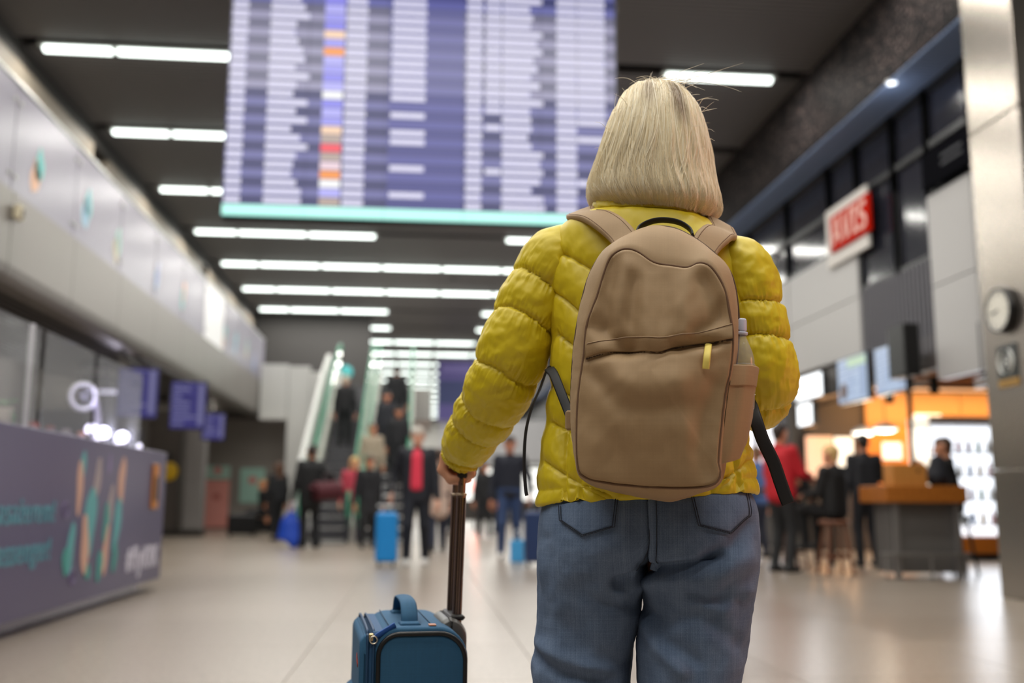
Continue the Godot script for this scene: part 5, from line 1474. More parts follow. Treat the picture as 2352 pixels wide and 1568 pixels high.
func jeans() -> ArrayMesh:
	jfolds = [
		[seg_list([PackedVector2Array([Vector2(0.0031, 0.705), Vector2(0.0493, 0.7073), Vector2(0.0901, 0.7138), Vector2(0.1272, 0.7312)])]), 0.010, 0.016], [seg_list([PackedVector2Array([Vector2(0.1197, 0.726), Vector2(0.1568, 0.7513), Vector2(0.181, 0.783)])]), 0.014, 0.007], [seg_list([PackedVector2Array([Vector2(0.0081, 0.6889), Vector2(0.06, 0.6863), Vector2(0.119, 0.6998), Vector2(0.1633, 0.7245)])]), 0.022, -0.009],
		[seg_list([PackedVector2Array([Vector2(0.0022, 0.6991), Vector2(-0.0144, 0.6899), Vector2(-0.0447, 0.679)])]), 0.010, 0.013], [seg_list([PackedVector2Array([Vector2(-0.0011, 0.6777), Vector2(-0.0373, 0.6644), Vector2(-0.0751, 0.6709)])]), 0.014, -0.006], [seg_list([PackedVector2Array([Vector2(-0.0297, 0.6675), Vector2(-0.0675, 0.6726), Vector2(-0.0979, 0.683)])]), 0.010, 0.004],
		[seg_list([PackedVector2Array([Vector2(0.0666, 0.6812), Vector2(0.1031, 0.6586), Vector2(0.1615, 0.6542)])]), 0.012, 0.005], [seg_list([PackedVector2Array([Vector2(0.0881, 0.6487), Vector2(0.132, 0.6426), Vector2(0.1765, 0.669)])]), 0.014, -0.005], [seg_list([PackedVector2Array([Vector2(-0.0018, 0.6281), Vector2(0.0428, 0.6147), Vector2(0.0877, 0.6341)])]), 0.014, 0.005],
		[seg_list([PackedVector2Array([Vector2(-0.0096, 0.6132), Vector2(0.0196, 0.5704), Vector2(0.0634, 0.5358)])]), 0.014, -0.007], [seg_list([PackedVector2Array([Vector2(0.0056, 0.621), Vector2(0.0348, 0.5854), Vector2(0.0857, 0.551)])]), 0.014, 0.005], [seg_list([PackedVector2Array([Vector2(-0.1084, 0.6611), Vector2(-0.0623, 0.645), Vector2(-0.0167, 0.641)])]), 0.016, 0.006],
		[seg_list([PackedVector2Array([Vector2(-0.1981, 0.5446), Vector2(-0.1476, 0.5243), Vector2(-0.0637, 0.5108)])]), 0.014, 0.010], [seg_list([PackedVector2Array([Vector2(-0.1942, 0.5632), Vector2(-0.1399, 0.5429), Vector2(-0.0711, 0.5272)])]), 0.016, -0.006], [seg_list([PackedVector2Array([Vector2(-0.1319, 0.6023), Vector2(-0.0937, 0.5592), Vector2(-0.0333, 0.5322)])]), 0.018, 0.005],
		[seg_list([PackedVector2Array([Vector2(0.1165, 0.6096), Vector2(0.1523, 0.5891), Vector2(0.1675, 0.5681)])]), 0.014, 0.005], [seg_list([PackedVector2Array([Vector2(-0.1751, 0.7531), Vector2(-0.1689, 0.6853), Vector2(-0.1751, 0.6182)])]), 0.012, 0.003]]
	var mb := MB.new()
	for s in [-1.0, 1.0]:
		var nu := 130
		var nv := 250
		var p := PackedVector3Array()
		for j in nv:
			var y := 0.06 + 0.82 * j / (nv - 1)
			for i in nu: p.append(jean_pt(s, float(i) / nu, y))
		var nn := grid_normals(p, nu, nv, true)
		for k in p.size():
			var q := p[k]
			var h := -jean_drop(q) * clampf(nn[k].z * 1.6 + 0.15, 0.0, 1.0)
			h += wn.get_noise_3d(q.x * 260 + 70 * s, q.y * 210 - q.x * 90, q.z * 260) * 0.0045 * (1.0 - smoothstep(0.70, 0.80, q.y))
			h += wn.get_noise_3d(q.x * 700, q.y * 700, q.z * 700 + 90) * 0.0009
			p[k] = q + nn[k] * h
		mb.grid(p, nu, nv, true)
	return mb.done()

# point of the seat of the jeans at x, y, lifted by a little
func seat_pt(x: float, y: float, off: float) -> Vector3:
	var s := 1.0 if x > tab(JR, y, 2) else -1.0
	var lo := 0.0
	var hi := 0.45
	for k in 22:
		var m := (lo + hi) / 2
		if (jean_pt(s, m, y).x - x) * s < 0: lo = m
		else: hi = m
	var p := jean_pt(s, lo, y)
	var e := 0.002
	var a := jean_pt(s, lo + e, y)
	var c := jean_pt(s, lo, y + e)
	var nr := (a - p).cross(c - p).normalized()
	if nr.z < 0: nr = -nr
	return p + nr * (off - jean_drop(p))

func patch_pocket(mb: MB, outline: PackedVector2Array) -> void:
	# a sheet laid on the seat: corners top inner, top outer, lower outer, tip, lower inner
	var nu := 15
	var nv := 15
	var p := PackedVector3Array()
	for j in nv:
		var v := float(j) / (nv - 1)
		for i in nu:
			var u := float(i) / (nu - 1)
			var top := outline[0].lerp(outline[1], u)
			var bot := outline[4].lerp(outline[3], u * 2) if u < 0.5 else outline[3].lerp(outline[2], u * 2 - 1)
			var q := top.lerp(bot, v)
			var edge := minf(minf(u, 1 - u), 1 - v)
			p.append(seat_pt(q.x, q.y, 0.0005 + 0.0028 * smoothstep(0.0, 0.06, edge)))
	mb.grid(p, nu, nv, false, false, p[nu + 1].z < 0 or (p[1] - p[0]).cross(p[nu] - p[0]).z < 0)

func stitch_line(mb: MB, pts: Array, off := 0.0036, r := 0.0009) -> void:
	var path := []
	for k in pts.size() - 1:
		for j in 8:
			var q: Vector2 = pts[k].lerp(pts[k + 1], j / 8.0)
			path.append(seat_pt(q.x, q.y, off))
	path.append(seat_pt(pts[-1].x, pts[-1].y, off))
	mb.tube(path, [r], 5)

# ---- hair
var hrows := [[0.0, 1.647, .022, .004, .006, .01], [0.05, 1.643, .023, .03, .035, .03], [0.12, 1.630, .026, .055, .064, .055], [0.28, 1.579, .030, .086, .100, .085], [0.46, 1.517, .027, .105, .117, .10], [0.64, 1.464, .020, .118, .120, .10], [0.74, 1.438, .018, .124, .120, .10], [0.86, 1.408, .020, .128, .121, .095], [0.93, 1.391, .023, .124, .119, .09], [0.97, 1.381, .025, .116, .112, .087], [1.0, 1.374, .027, .105, .102, .08]]
func hair_base(u: float, v: float) -> Vector3:
	# u: -1 .. 1 round the head from her left cheek over the back to the right, v: crown to hem
	var a := u * deg_to_rad(lerpf(180.0, 142.0, smoothstep(0.12, 0.34, v)))
	var y := tab(hrows, v, 1)
	var hw := tab(hrows, v, 3)
	var db := tab(hrows, v, 4)
	var df := tab(hrows, v, 5)
	var c := cos(a)
	var q := Vector3(tab(hrows, v, 2) + hw * spow(sin(a), 0.9), y, -0.02 + spow(c, 0.9) * (db if c > 0 else df))
	q.y += -0.115 * (q.x - 0.03) * v * v
	return q

func hair_relief(u: float, v: float) -> float:
	var sway := u * 60 + 4.0 * sin(v * 2.2 + u * 5)
	return wn.get_noise_2d(sway * 6.0, v * 26) * 0.0055 * smoothstep(0.0, 0.2, v) + wn.get_noise_2d(sway * 17.0 + 300, v * 30) * 0.0014

func hair_pt(u: float, v: float, off: float) -> Vector3:
	var q := hair_base(u, minf(v, 1.0))
	var c := Vector3(0.02, minf(q.y, 1.56), -0.02)
	var nr := (q - c).normalized()
	if v > 1.0: q += Vector3(0, -0.10 * (v - 1.0), 0) - nr * 0.05 * (v - 1.0)
	return q + nr * (hair_relief(u, v) + off)

func hair_tone(u: float, v: float, r: float) -> Color:
	var c := Color("fff6dc").lerp(Color("f3e0b6"), r)
	var root := exp(-pow((u - 0.17 - 0.12 * v) / 0.055, 2)) * smoothstep(0.10, 0.2, v) * (1.0 - smoothstep(0.30, 0.5, v))
	root += 0.55 * exp(-pow((u + 0.03) / 0.05, 2)) * smoothstep(0.08, 0.16, v) * (1.0 - smoothstep(0.2, 0.38, v))
	c = c.lerp(Color("7a6248"), clampf(root * (0.6 + 0.6 * r), 0, 0.85))
	return c.srgb_to_linear()

func build_hair(w: Node3D) -> void:
	var nu := 200
	var nv := 70
	var p := PackedVector3Array()
	var col := PackedColorArray()
	for j in nv:
		for i in nu:
			var u := -1.0 + 2.0 * i / (nu - 1)
			var v := 1.02 * j / (nv - 1)
			p.append(hair_pt(u, v, 0.0))
			col.append(hair_tone(u, v, 0.75))
	for i in nu:   # turned under at the hem
		var u := -1.0 + 2.0 * i / (nu - 1)
		p.append(hair_pt(u, 1.0, -0.02))
		col.append(hair_tone(u, 1.0, 0.75))
	for i in nu:
		var u := -1.0 + 2.0 * i / (nu - 1)
		p.append(hair_pt(u, 0.7, -0.035))
		col.append(hair_tone(u, 1.0, 1.0))
	var b := MB.new()
	b.grid(p, nu, nv + 2, false, true, false, col)
	part(w, "hair", b.done(), M.hair)
	# strands over the shell
	rng.seed = 77
	var sb := MB.new()
	for k in 7000:
		var u := rng.randf_range(-1, 1)
		if rng.randf() < 0.35: u *= 0.75
		var v0 := rng.randf_range(0.0, 0.3) if rng.randf() < 0.75 else rng.randf_range(0.2, 0.7)
		var v1 := rng.randf_range(0.97, 1.06) if rng.randf() < 0.85 else rng.randf_range(v0 + 0.2, 1.0)
		var drift := rng.randf_range(-0.05, 0.05)
		var wave := rng.randf_range(0, TAU)
		var off := rng.randf_range(0.0, 0.0022)
		var tone := rng.randf()
		var r := rng.randf_range(0.00035, 0.0007)
		strand(sb, func(t): return hair_pt(u + drift * t * t + 0.008 * sin(t * 4 + wave), lerpf(v0, v1, t), off * (0.4 + sin(t * PI) * 0.8)), r, 11, func(t): return hair_tone(u + drift * t * t, lerpf(v0, v1, t), tone))
	for k in 150:     # thicker locks that cross the rest
		var u := rng.randf_range(-0.85, 0.85)
		var v0 := rng.randf_range(0.03, 0.35)
		var v1 := rng.randf_range(0.8, 1.03)
		var drift := rng.randf_range(-0.16, 0.16)
		var off := rng.randf_range(0.0005, 0.003)
		var tone := rng.randf() * 0.6
		strand(sb, func(t): return hair_pt(u + drift * t * t, lerpf(v0, v1, t), off * sin(t * PI)), rng.randf_range(0.0011, 0.002), 14, func(t): return hair_tone(u + drift * t * t, lerpf(v0, v1, t), tone))
	for k in 90:     # flyaways round the crown
		var u := rng.randf_range(-0.9, 0.9)
		var v0 := rng.randf_range(0.0, 0.5)
		var q := hair_pt(u, v0, 0.0)
		var up := Vector3(rng.randf_range(-0.6, 0.9), rng.randf_range(0.1, 1.0), rng.randf_range(-0.3, 0.5)).normalized()
		var l := rng.randf_range(0.015, 0.05)
		var sag := Vector3(rng.randf_range(-0.02, 0.02), rng.randf_range(-0.03, 0.0), 0)
		strand(sb, func(t): return q + up * l * t + sag * t * t, 0.0005, 7, func(_t): return Color("efe4cb").srgb_to_linear())
	for k in 16:     # long wisps blown to her right
		var q := hair_pt(rng.randf_range(-0.1, 0.5), rng.randf_range(0.02, 0.12), 0.0)
		var l := rng.randf_range(0.05, 0.14)
		var rise := rng.randf_range(-0.1, 0.35)
		var sag := rng.randf_range(-0.05, 0.01)
		strand(sb, func(t): return q + Vector3(l * t, l * rise * t + sag * t * t, 0.01 * t), 0.0005, 10, func(_t): return Color("efe4cb").srgb_to_linear())
	var sn := part(w, "hair_strands", sb.done(), M.hair)
	sn.set_meta("kind", "stuff")

func strand(b: MB, at: Callable, r: float, n: int, tone: Callable) -> void:
	var base := b.v.size()
	for k in n:
		var t := float(k) / (n - 1)
		var q: Vector3 = at.call(t)
		var nx: Vector3 = at.call(minf(t + 0.05, 1.0)) - at.call(maxf(t - 0.05, 0.0))
		var side := nx.cross(q - Vector3(0.02, 1.5, -0.02)).normalized()
		var up := side.cross(nx).normalized()
		var f := r * (1.0 - 0.6 * t * t)
		var c: Color = tone.call(t)
		for a in 3:
			var d := side * cos(TAU * a / 3.0) + up * sin(TAU * a / 3.0)
			b.v.append(q + d * f)
			b.n.append(d)
			b.uv.append(Vector2(0, t))
			b.c.append(c)
	for k in n - 1:
		for a in 3:
			var i := base + k * 3 + a
			var j := base + k * 3 + (a + 1) % 3
			var g: Vector3 = (b.v[j] - b.v[i]).cross(b.v[i + 3] - b.v[i])
			if g.dot(b.n[i] + b.n[j]) < 0: b.ix.append_array([i, j, j + 3, i, j + 3, i + 3])
			else: b.ix.append_array([i, j + 3, j, i, i + 3, j + 3])

func build_woman() -> void:
	var w := thing("person", "woman with blond bob in a yellow quilted jacket and blue jeans, seen from behind", "person", STAND, FACING)
	# body under the clothes: one skin
	var b := MB.new()
	var hc := Vector3(0.022, 1.498, -0.03)
	var lw: Vector3 = Vector3(-0.4128, 0.9117, -0.19)
	var bones := [[Vector3(0.015, 1.36, -0.01), hc + Vector3(0, -0.05, 0.02), 0.055, 0.052], [Vector3(0.01, 1.28, -0.01), Vector3(0.0, 0.9, 0.0), 0.085, 0.095], [Vector3(-0.13, 1.28, 0), Vector3(0.14, 1.26, 0), 0.04, 0.04], [Vector3(-0.08, 0.83, 0.0), Vector3(0.09, 0.83, 0.0), 0.07, 0.07]]
	for s in [[Vector3(-0.1739, 1.2807, 0), Vector3(-0.2694, 1.0772, 0), lw], [Vector3(0.1738, 1.257, 0), Vector3(0.2116, 1.042, -0.02), Vector3(0.1, 1.07, -0.27)]]:
		bones.append([s[0], s[1], 0.04, 0.034])
		bones.append([s[1], s[2], 0.033, 0.024])
	for s in [-1.0, 1.0]:
		var fx := -0.12 if s < 0 else 0.08
		bones.append([Vector3(fx * 0.8, 0.78, 0.01), Vector3(fx, 0.45, 0.0), 0.075, 0.05])
		bones.append([Vector3(fx, 0.45, 0.0), Vector3(fx, 0.09, 0.02), 0.048, 0.034])
	b.flesh(bones, 0.016)
	b.flesh(head_bones(hc) + [[Vector3(0.015, 1.36, -0.01), hc + Vector3(0, -0.05, 0.015), 0.054, 0.051]], 0.007, 0.02)
	# left hand closed on the trolley grip, which runs away from the camera
	var g := GRIP
	var hb := [[lw, g + Vector3(-0.004, 0.03, 0.0), 0.023, 0.024]]
	for k in 4:
		var z := 0.033 - 0.022 * k
		var kn := g + Vector3(-0.026, 0.026, z)
		hb.append([g + Vector3(0.0, 0.034, z * 0.7), kn, 0.014, 0.0115])
		hb.append([kn, g + Vector3(-0.034, -0.004, z - 0.002), 0.0108, 0.0098])
		hb.append([g + Vector3(-0.034, -0.004, z - 0.002), g + Vector3(-0.014, -0.026, z - 0.003), 0.0098, 0.009])
		hb.append([g + Vector3(-0.014, -0.026, z - 0.003), g + Vector3(0.008, -0.024, z - 0.003), 0.009, 0.008])
	hb.append([g + Vector3(0.012, 0.034, 0.02), g + Vector3(0.032, 0.016, 0.03), 0.014, 0.012])
	hb.append([g + Vector3(0.032, 0.016, 0.03), g + Vector3(0.03, -0.012, 0.028), 0.0115, 0.010])
	hb.append([g + Vector3(0.03, -0.012, 0.028), g + Vector3(0.014, -0.026, 0.024), 0.010, 0.0085])
	b.flesh(hb, 0.0035, 0.006)
	b.flesh(hand_bones(Vector3(0.1, 1.07, -0.27), Vector3(-0.7, 0.25, -0.3), Vector3(0, 1, -0.2), -0.8), 0.0045, 0.006)
	part(w, "body", b.done(), M.skin)
	var em := lt([Vector2(0.0001, -0.0085), Vector2(0.007, -0.006), Vector2(0.009, 0), Vector2(0.007, 0.006), Vector2(0.0001, 0.0085)], 12)
	for e in [-1.0, 1.0]:
		part(w, "eye", em, hexm("4a5a66", 0.2), hc + Vector3(e * 0.031, 0.012, -0.0885))
		part(w, "eyebrow", tb(smooth([hc + Vector3(e * 0.016, 0.031, -0.093), hc + Vector3(e * 0.032, 0.036, -0.09), hc + Vector3(e * 0.047, 0.029, -0.08)], 4), [Vector2(0.0035, 0.002)], 6, Vector3.UP), hexm("a58a63", 0.7))
	part(w, "lips", tb(smooth([hc + Vector3(-0.021, -0.061, -0.094), hc + Vector3(0, -0.060, -0.103), hc + Vector3(0.021, -0.061, -0.094)], 5), [Vector2(0.0045, 0.003)], 8, Vector3.UP), hexm("b4625c", 0.45))
	# jacket in one piece: quilted body, collar and both sleeves
	var jk := part(w, "jacket", jacket_body(), M.yellow)
	var ls := MB.new()
	sleeve(ls, [Vector3(-0.1091, 1.2761, 0), Vector3(-0.1678, 1.2866, 0), Vector3(-0.2192, 1.2006, 0.005), Vector3(-0.2433, 1.1415, 0.01), Vector3(-0.2694, 1.0772, 0), Vector3(-0.2976, 1.031, -0.03), Vector3(-0.3339, 0.9923, -0.08), Vector3(-0.3724, 0.9533, -0.13), Vector3(-0.3997, 0.9235, -0.165), Vector3(-0.4121, 0.9085, -0.18)], [.045, .070, .069, .069, .070, .067, .063, .056, .049, .042], [Vector3(-0.2045, 1.2423, 0), Vector3(-0.2349, 1.1672, 0), Vector3(-0.2694, 1.0772, 0), Vector3(-0.3136, 1.0115, -0.05), Vector3(-0.3495, 0.9718, -0.1)])
	part(jk, "sleeve", ls.done(), M.yellow)
	var rs := MB.new()
	sleeve(rs, [Vector3(0.117, 1.2595, 0), Vector3(0.1721, 1.2529, 0), Vector3(0.1913, 1.1973, 0), Vector3(0.2022, 1.1386, 0), Vector3(0.2098, 1.0806, 0), Vector3(0.2138, 1.0414, -0.015), Vector3(0.2067, 1.0199, -0.06), Vector3(.17, 1.03, -.16), Vector3(.12, 1.06, -.24)], [.040, .067, .068, .066, .068, .068, .062, .056, .046], [Vector3(0.1973, 1.1845, 0), Vector3(0.2039, 1.117, 0), Vector3(0.214, 1.0307, -0.03), Vector3(.19, 1.02, -.12), Vector3(.15, 1.04, -.2)])
	part(jk, "sleeve", rs.done(), M.yellow)
	# jeans with pockets and seams
	var jn := part(w, "jeans", jeans(), M.denim)
	var st := MB.new()
	var pk := [PackedVector2Array([Vector2(-0.0404, 0.8299), Vector2(-0.1515, 0.8142), Vector2(-0.1484, 0.7869), Vector2(-0.1037, 0.7595), Vector2(-0.0456, 0.7766)]), PackedVector2Array([Vector2(0.082, 0.8304), Vector2(0.1797, 0.8396), Vector2(0.1855, 0.7971), Vector2(0.1485, 0.7662), Vector2(0.0934, 0.7802)])]
	for q in pk:
		var pm := MB.new()
		patch_pocket(pm, q)
		part(jn, "back_pocket", pm.done(), M.denim)
		var mid := Vector2.ZERO
		for v in q: mid += v / 5.0
		for f in [0.975, 0.90]:
			var l := []
			for k in [1, 2, 3, 4, 0]: l.append(mid + (q[k] - mid) * f)
			stitch_line(st, l, 0.0042, 0.0008)
		for k in 26:       # short bars between the two rows of stitches
			var e: int = [2, 3][int(k / 13)]
			var c: Vector2 = q[e].lerp(q[e + 1], (k % 13 + 0.5) / 13.0)
			stitch_line(st, [mid + (c - mid) * 0.965, mid + (c - mid) * 0.91], 0.0042, 0.0006)
	var sm := MB.new()
	var sl := []
	for y in range(18):
		var yy := 0.865 - 0.0098 * y
		sl.append(seat_pt(tab(JR, yy, 2) + 0.007, yy, 0.0012))
	sm.tube(sl, [Vector2(0.0085, 0.0022)], 8, true, Vector3.RIGHT)
	part(jn, "centre_seam", sm.done(), M.denim)
	for dx in [-0.001, 0.014]:
		var l := []
		for y in range(18): l.append(Vector2(tab(JR, 0.865 - 0.0098 * y, 2) + dx, 0.865 - 0.0098 * y))
		stitch_line(st, l, 0.0032, 0.0008)
	part(jn, "stitching", st.done(), hexm("222a38", 0.8))
	for s in [-1.0, 1.0]:
		var a := Vector3(-0.125 if s < 0 else 0.078, 0, 0.0)
		var sh := part(w, "shoe", flesh_mesh([[a + Vector3(0, 0.045, 0.05), a + Vector3(0, 0.036, -0.16), 0.044, 0.036], [a + Vector3(0, 0.09, 0.02), a + Vector3(0, 0.05, -0.06), 0.045, 0.042]], 0.01), hexm("e2e0dc", 0.6))
		part(sh, "sole", bx(Vector3(0.085, 0.022, 0.29), 0.01, a + Vector3(0, 0.012, -0.055)), hexm("b9b6b0", 0.7))
	build_hair(w)

# ---------------------------------------------------------------- backpack
func ray_out(c: Vector2, a: float, poly: PackedVector2Array) -> float:
	var d := Vector2(cos(a), sin(a))
	var best := 0.0
	for k in poly.size():
		var h = Geometry2D.segment_intersects_segment(c, c + d, poly[k], poly[(k + 1) % poly.size()])
		if h != null: best = maxf(best, c.distance_to(h))
	return best

func rounded(poly: PackedVector2Array, per := 4) -> PackedVector2Array:
	var out := PackedVector2Array()
	var n := poly.size()
	for k in n:
		for j in per: out.append(poly[k].cubic_interpolate(poly[(k + 1) % n], poly[(k + n - 1) % n], poly[(k + 2) % n], float(j) / per))
	return out

var bag_front: PackedVector2Array
var bag_outer: PackedVector2Array
var bag_c := Vector2(0.03, 1.03)
var bag_dents: Array

func bag_z(x: float, y: float, s: float) -> float:
	# front panel: s is 1 at its seam, 0 in the middle
	var z := 0.272 + 0.036 * (1.0 - s * s) * (0.55 + 0.45 * (1.0 - smoothstep(0.95, 1.2, y)))
	return z - 1.9 * folds(x, y, bag_dents) * (1.0 - 0.8 * pow(s, 6)) + wn.get_noise_2d(x * 420, y * 300) * 0.0022

func bag_s(x: float, y: float) -> float:
	var d := Vector2(x, y) - bag_c
	return minf(d.length() / maxf(ray_out(bag_c, d.angle(), bag_front), 0.01), 1.0)

func bag_at(x: float, y: float, off: float) -> Vector3:
	return Vector3(x, y, bag_z(x, y, bag_s(x, y)) + off)

func build_backpack() -> void:
	var t := thing("backpack", "taupe brown backpack with yellow zip pull worn on the yellow jacket", "backpack", STAND + Vector3(0, 0.83, 0).rotated(Vector3.UP, deg_to_rad(FACING)), FACING)
	var O := Vector3(0, -0.83, 0)
	bag_front = rounded(PackedVector2Array([Vector2(-0.0832, 1.0596), Vector2(-0.0785, 1.1086), Vector2(-0.0695, 1.1364), Vector2(-0.0598, 1.1612), Vector2(-0.0477, 1.2002), Vector2(-0.038, 1.2245), Vector2(-0.0233, 1.2366), Vector2(-0.0079, 1.2396), Vector2(0.0094, 1.2336), Vector2(0.03, 1.2177), Vector2(0.0457, 1.2111), Vector2(0.0663, 1.2072), Vector2(0.0875, 1.2034), Vector2(0.0982, 1.2058), Vector2(0.1103, 1.2105), Vector2(0.1263, 1.2046), Vector2(0.1398, 1.1865), Vector2(0.1502, 1.1614), Vector2(0.1561, 1.1258), Vector2(0.1605, 1.0856), Vector2(0.1556, 1.036), Vector2(0.1454, 0.9905), Vector2(0.137, 0.9348), Vector2(0.1314, 0.881), Vector2(0.1343, 0.8625), Vector2(0.117, 0.846), Vector2(0.0609, 0.8425), Vector2(-0.0132, 0.8465), Vector2(-0.0511, 0.8513), Vector2(-0.0816, 0.8597), Vector2(-0.0943, 0.8795), Vector2(-0.0946, 0.9635), Vector2(-0.09, 1.0139)]))
	bag_outer = rounded(PackedVector2Array([Vector2(0.0312, 1.2969), Vector2(0.0024, 1.289), Vector2(-0.0259, 1.2755), Vector2(-0.0567, 1.2534), Vector2(-0.0745, 1.2276), Vector2(-0.0878, 1.1945), Vector2(-0.0996, 1.1445), Vector2(-0.1091, 1.0833), Vector2(-0.114, 1.0074), Vector2(-0.1135, 0.9473), Vector2(-0.1077, 0.8953), Vector2(-0.0967, 0.8585), Vector2(-0.0643, 0.8425), Vector2(-0.0131, 0.831), Vector2(0.0446, 0.8226), Vector2(0.0876, 0.8314), Vector2(0.1305, 0.85), Vector2(0.1442, 0.8871), Vector2(0.1519, 0.9591), Vector2(0.1643, 1.0393), Vector2(0.1713, 1.1056), Vector2(0.1707, 1.158), Vector2(0.162, 1.2052), Vector2(0.1411, 1.2366), Vector2(0.1052, 1.269), Vector2(0.0686, 1.2911)]))
	bag_dents = [
		[seg_list([PackedVector2Array([Vector2(-0.036, 1.2136), Vector2(-0.0474, 1.1552), Vector2(-0.0371, 1.1111)])]), 0.018, 0.008], [seg_list([PackedVector2Array([Vector2(-0.0072, 1.2123), Vector2(-0.0187, 1.1541), Vector2(-0.0301, 1.0964)])]), 0.014, -0.005], [seg_list([PackedVector2Array([Vector2(-0.0657, 1.112), Vector2(-0.0373, 1.0894), Vector2(-0.0092, 1.067)])]), 0.016, 0.010], [seg_list([PackedVector2Array([Vector2(0.0031, 1.1825), Vector2(-0.0048, 1.1246), Vector2(0.005, 1.0738)])]), 0.016, 0.005], [seg_list([PackedVector2Array([Vector2(0.0208, 1.1818), Vector2(0.027, 1.1235), Vector2(0.0191, 1.0734)])]), 0.02, -0.004],
		[seg_list([PackedVector2Array([Vector2(0.1189, 1.1778), Vector2(0.1319, 1.1485), Vector2(0.1414, 1.1197)])]), 0.016, 0.009], [seg_list([PackedVector2Array([Vector2(0.1452, 1.1338), Vector2(0.1308, 1.1058), Vector2(0.1029, 1.0925)])]), 0.012, 0.006], [seg_list([PackedVector2Array([Vector2(0.0773, 1.1867), Vector2(0.0797, 1.1361), Vector2(0.0892, 1.0929)])]), 0.02, -0.004], [seg_list([PackedVector2Array([Vector2(-0.0735, 1.0327), Vector2(-0.0523, 1.0108), Vector2(-0.0383, 0.9964)])]), 0.016, 0.006],
		[seg_list([PackedVector2Array([Vector2(0.1347, 1.0004), Vector2(0.1131, 0.9522), Vector2(0.105, 0.8973), Vector2(0.1176, 0.8633)])]), 0.018, 0.008], [seg_list([PackedVector2Array([Vector2(-0.0099, 1.01), Vector2(0.0318, 0.9987), Vector2(0.0735, 1.0085)])]), 0.03, -0.006], [seg_list([PackedVector2Array([Vector2(-0.0244, 0.9749), Vector2(0.0313, 0.9671), Vector2(0.0864, 0.9699)])]), 0.02, 0.004], [seg_list([PackedVector2Array([Vector2(-0.0741, 0.9544), Vector2(-0.046, 0.926), Vector2(-0.0394, 0.8911)])]), 0.03, 0.004],
		[seg_list([PackedVector2Array([Vector2(-0.0769, 1.0558), Vector2(-0.0163, 1.0644), Vector2(0.0441, 1.0607), Vector2(0.0741, 1.0705), Vector2(0.13, 1.0775)])]), 0.009, 0.007], [seg_list([PackedVector2Array([Vector2(0.0748, 1.0677), Vector2(0.1231, 1.0742), Vector2(0.156, 1.0803)])]), 0.010, 0.006]]
	var nu := 220
	var fr := PackedFloat32Array()
	var orr := PackedFloat32Array()
	for i in nu:
		fr.append(ray_out(bag_c, TAU * i / nu, bag_front))
		orr.append(ray_out(bag_c, TAU * i / nu, bag_outer))
	var rings := [[0.0, 0.02, .135], [0.0, 0.6, .13], [0.0, 0.9, .128], [0.0, 0.985, .132], [0.0, 1.0, .145], [0.0, 1.003, .165], [0.0, 1.0, .185], [0.0, 0.985, .196], [0.0, 0.972, .2], [0.0, 0.988, .204], [0.05, 1.0, .212], [0.2, 1.0, .232], [0.45, 1.0, .25], [0.75, 1.0, .263], [0.95, 1.0, .2695], [1.0, 0.995, .266]]
	var p := PackedVector3Array()
	for r in rings:
		for i in nu:
			var a := TAU * i / nu
			var l := lerpf(orr[i], fr[i], r[0]) * float(r[1])
			var e := wn.get_noise_3d(cos(a) * 90, sin(a) * 90, r[2] * 900) * 0.002
			p.append(Vector3(bag_c.x + cos(a) * (l + e), bag_c.y + sin(a) * (l + e), r[2]))
	var inner := [0.985, 0.965, 0.94, 0.91, 0.88, 0.84, 0.8, 0.76, 0.72, 0.68, 0.64, 0.6, 0.56, 0.52, 0.48, 0.44, 0.4, 0.36, 0.32, 0.28, 0.24, 0.2, 0.16, 0.12, 0.08, 0.04, 0.002]
	for s in inner:
		for i in nu:
			var a := TAU * i / nu
			var x: float = bag_c.x + cos(a) * fr[i] * s
			var y: float = bag_c.y + sin(a) * fr[i] * s
			p.append(Vector3(x, y, bag_z(x, y, s)))
	var b := MB.new()
	b.grid(p, nu, rings.size() + inner.size(), true)
	part(t, "main_bag", b.done(), M.canvas, O)
	# piping round the front panel, zip round the gusset
	var pipe := []
	for i in nu + 1: pipe.append(Vector3(bag_c.x + cos(TAU * i / nu) * fr[i % nu] * 0.998, bag_c.y + sin(TAU * i / nu) * fr[i % nu] * 0.998, 0.2685))
	part(t, "piping", tb(pipe, [0.0021], 7), hexm("6b4f39", 0.8), O)
	var zp := []
	for i in range(-12, nu / 2 + 13):
		var k := (i + nu) % nu
		zp.append(Vector3(bag_c.x + cos(TAU * i / nu) * orr[k] * 0.985, bag_c.y + sin(TAU * i / nu) * orr[k] * 0.985, 0.2))
	part(t, "main_zip", tb(zp, [Vector2(0.0018, 0.004)], 8, Vector3(0, 0, 1)), hexm("56412f", 0.7), O)
	# flap over the pocket zip
	var low := smooth3(PackedVector2Array([Vector2(-0.0791, 1.0559), Vector2(-0.0561, 1.0625), Vector2(-0.0163, 1.0644), Vector2(0.014, 1.0621), Vector2(0.0441, 1.0607), Vector2(0.0741, 1.0698), Vector2(0.1218, 1.0763), Vector2(0.1594, 1.0823)]), 6)
	var high := smooth3(PackedVector2Array([Vector2(-0.076, 1.0804), Vector2(-0.0373, 1.0858), Vector2(-0.0082, 1.0878), Vector2(0.0193, 1.0849), Vector2(0.048, 1.0834), Vector2(0.0752, 1.0876), Vector2(0.1036, 1.0917), Vector2(0.1595, 1.107)]), 6)
	var fp := PackedVector3Array()
	var n := low.size()
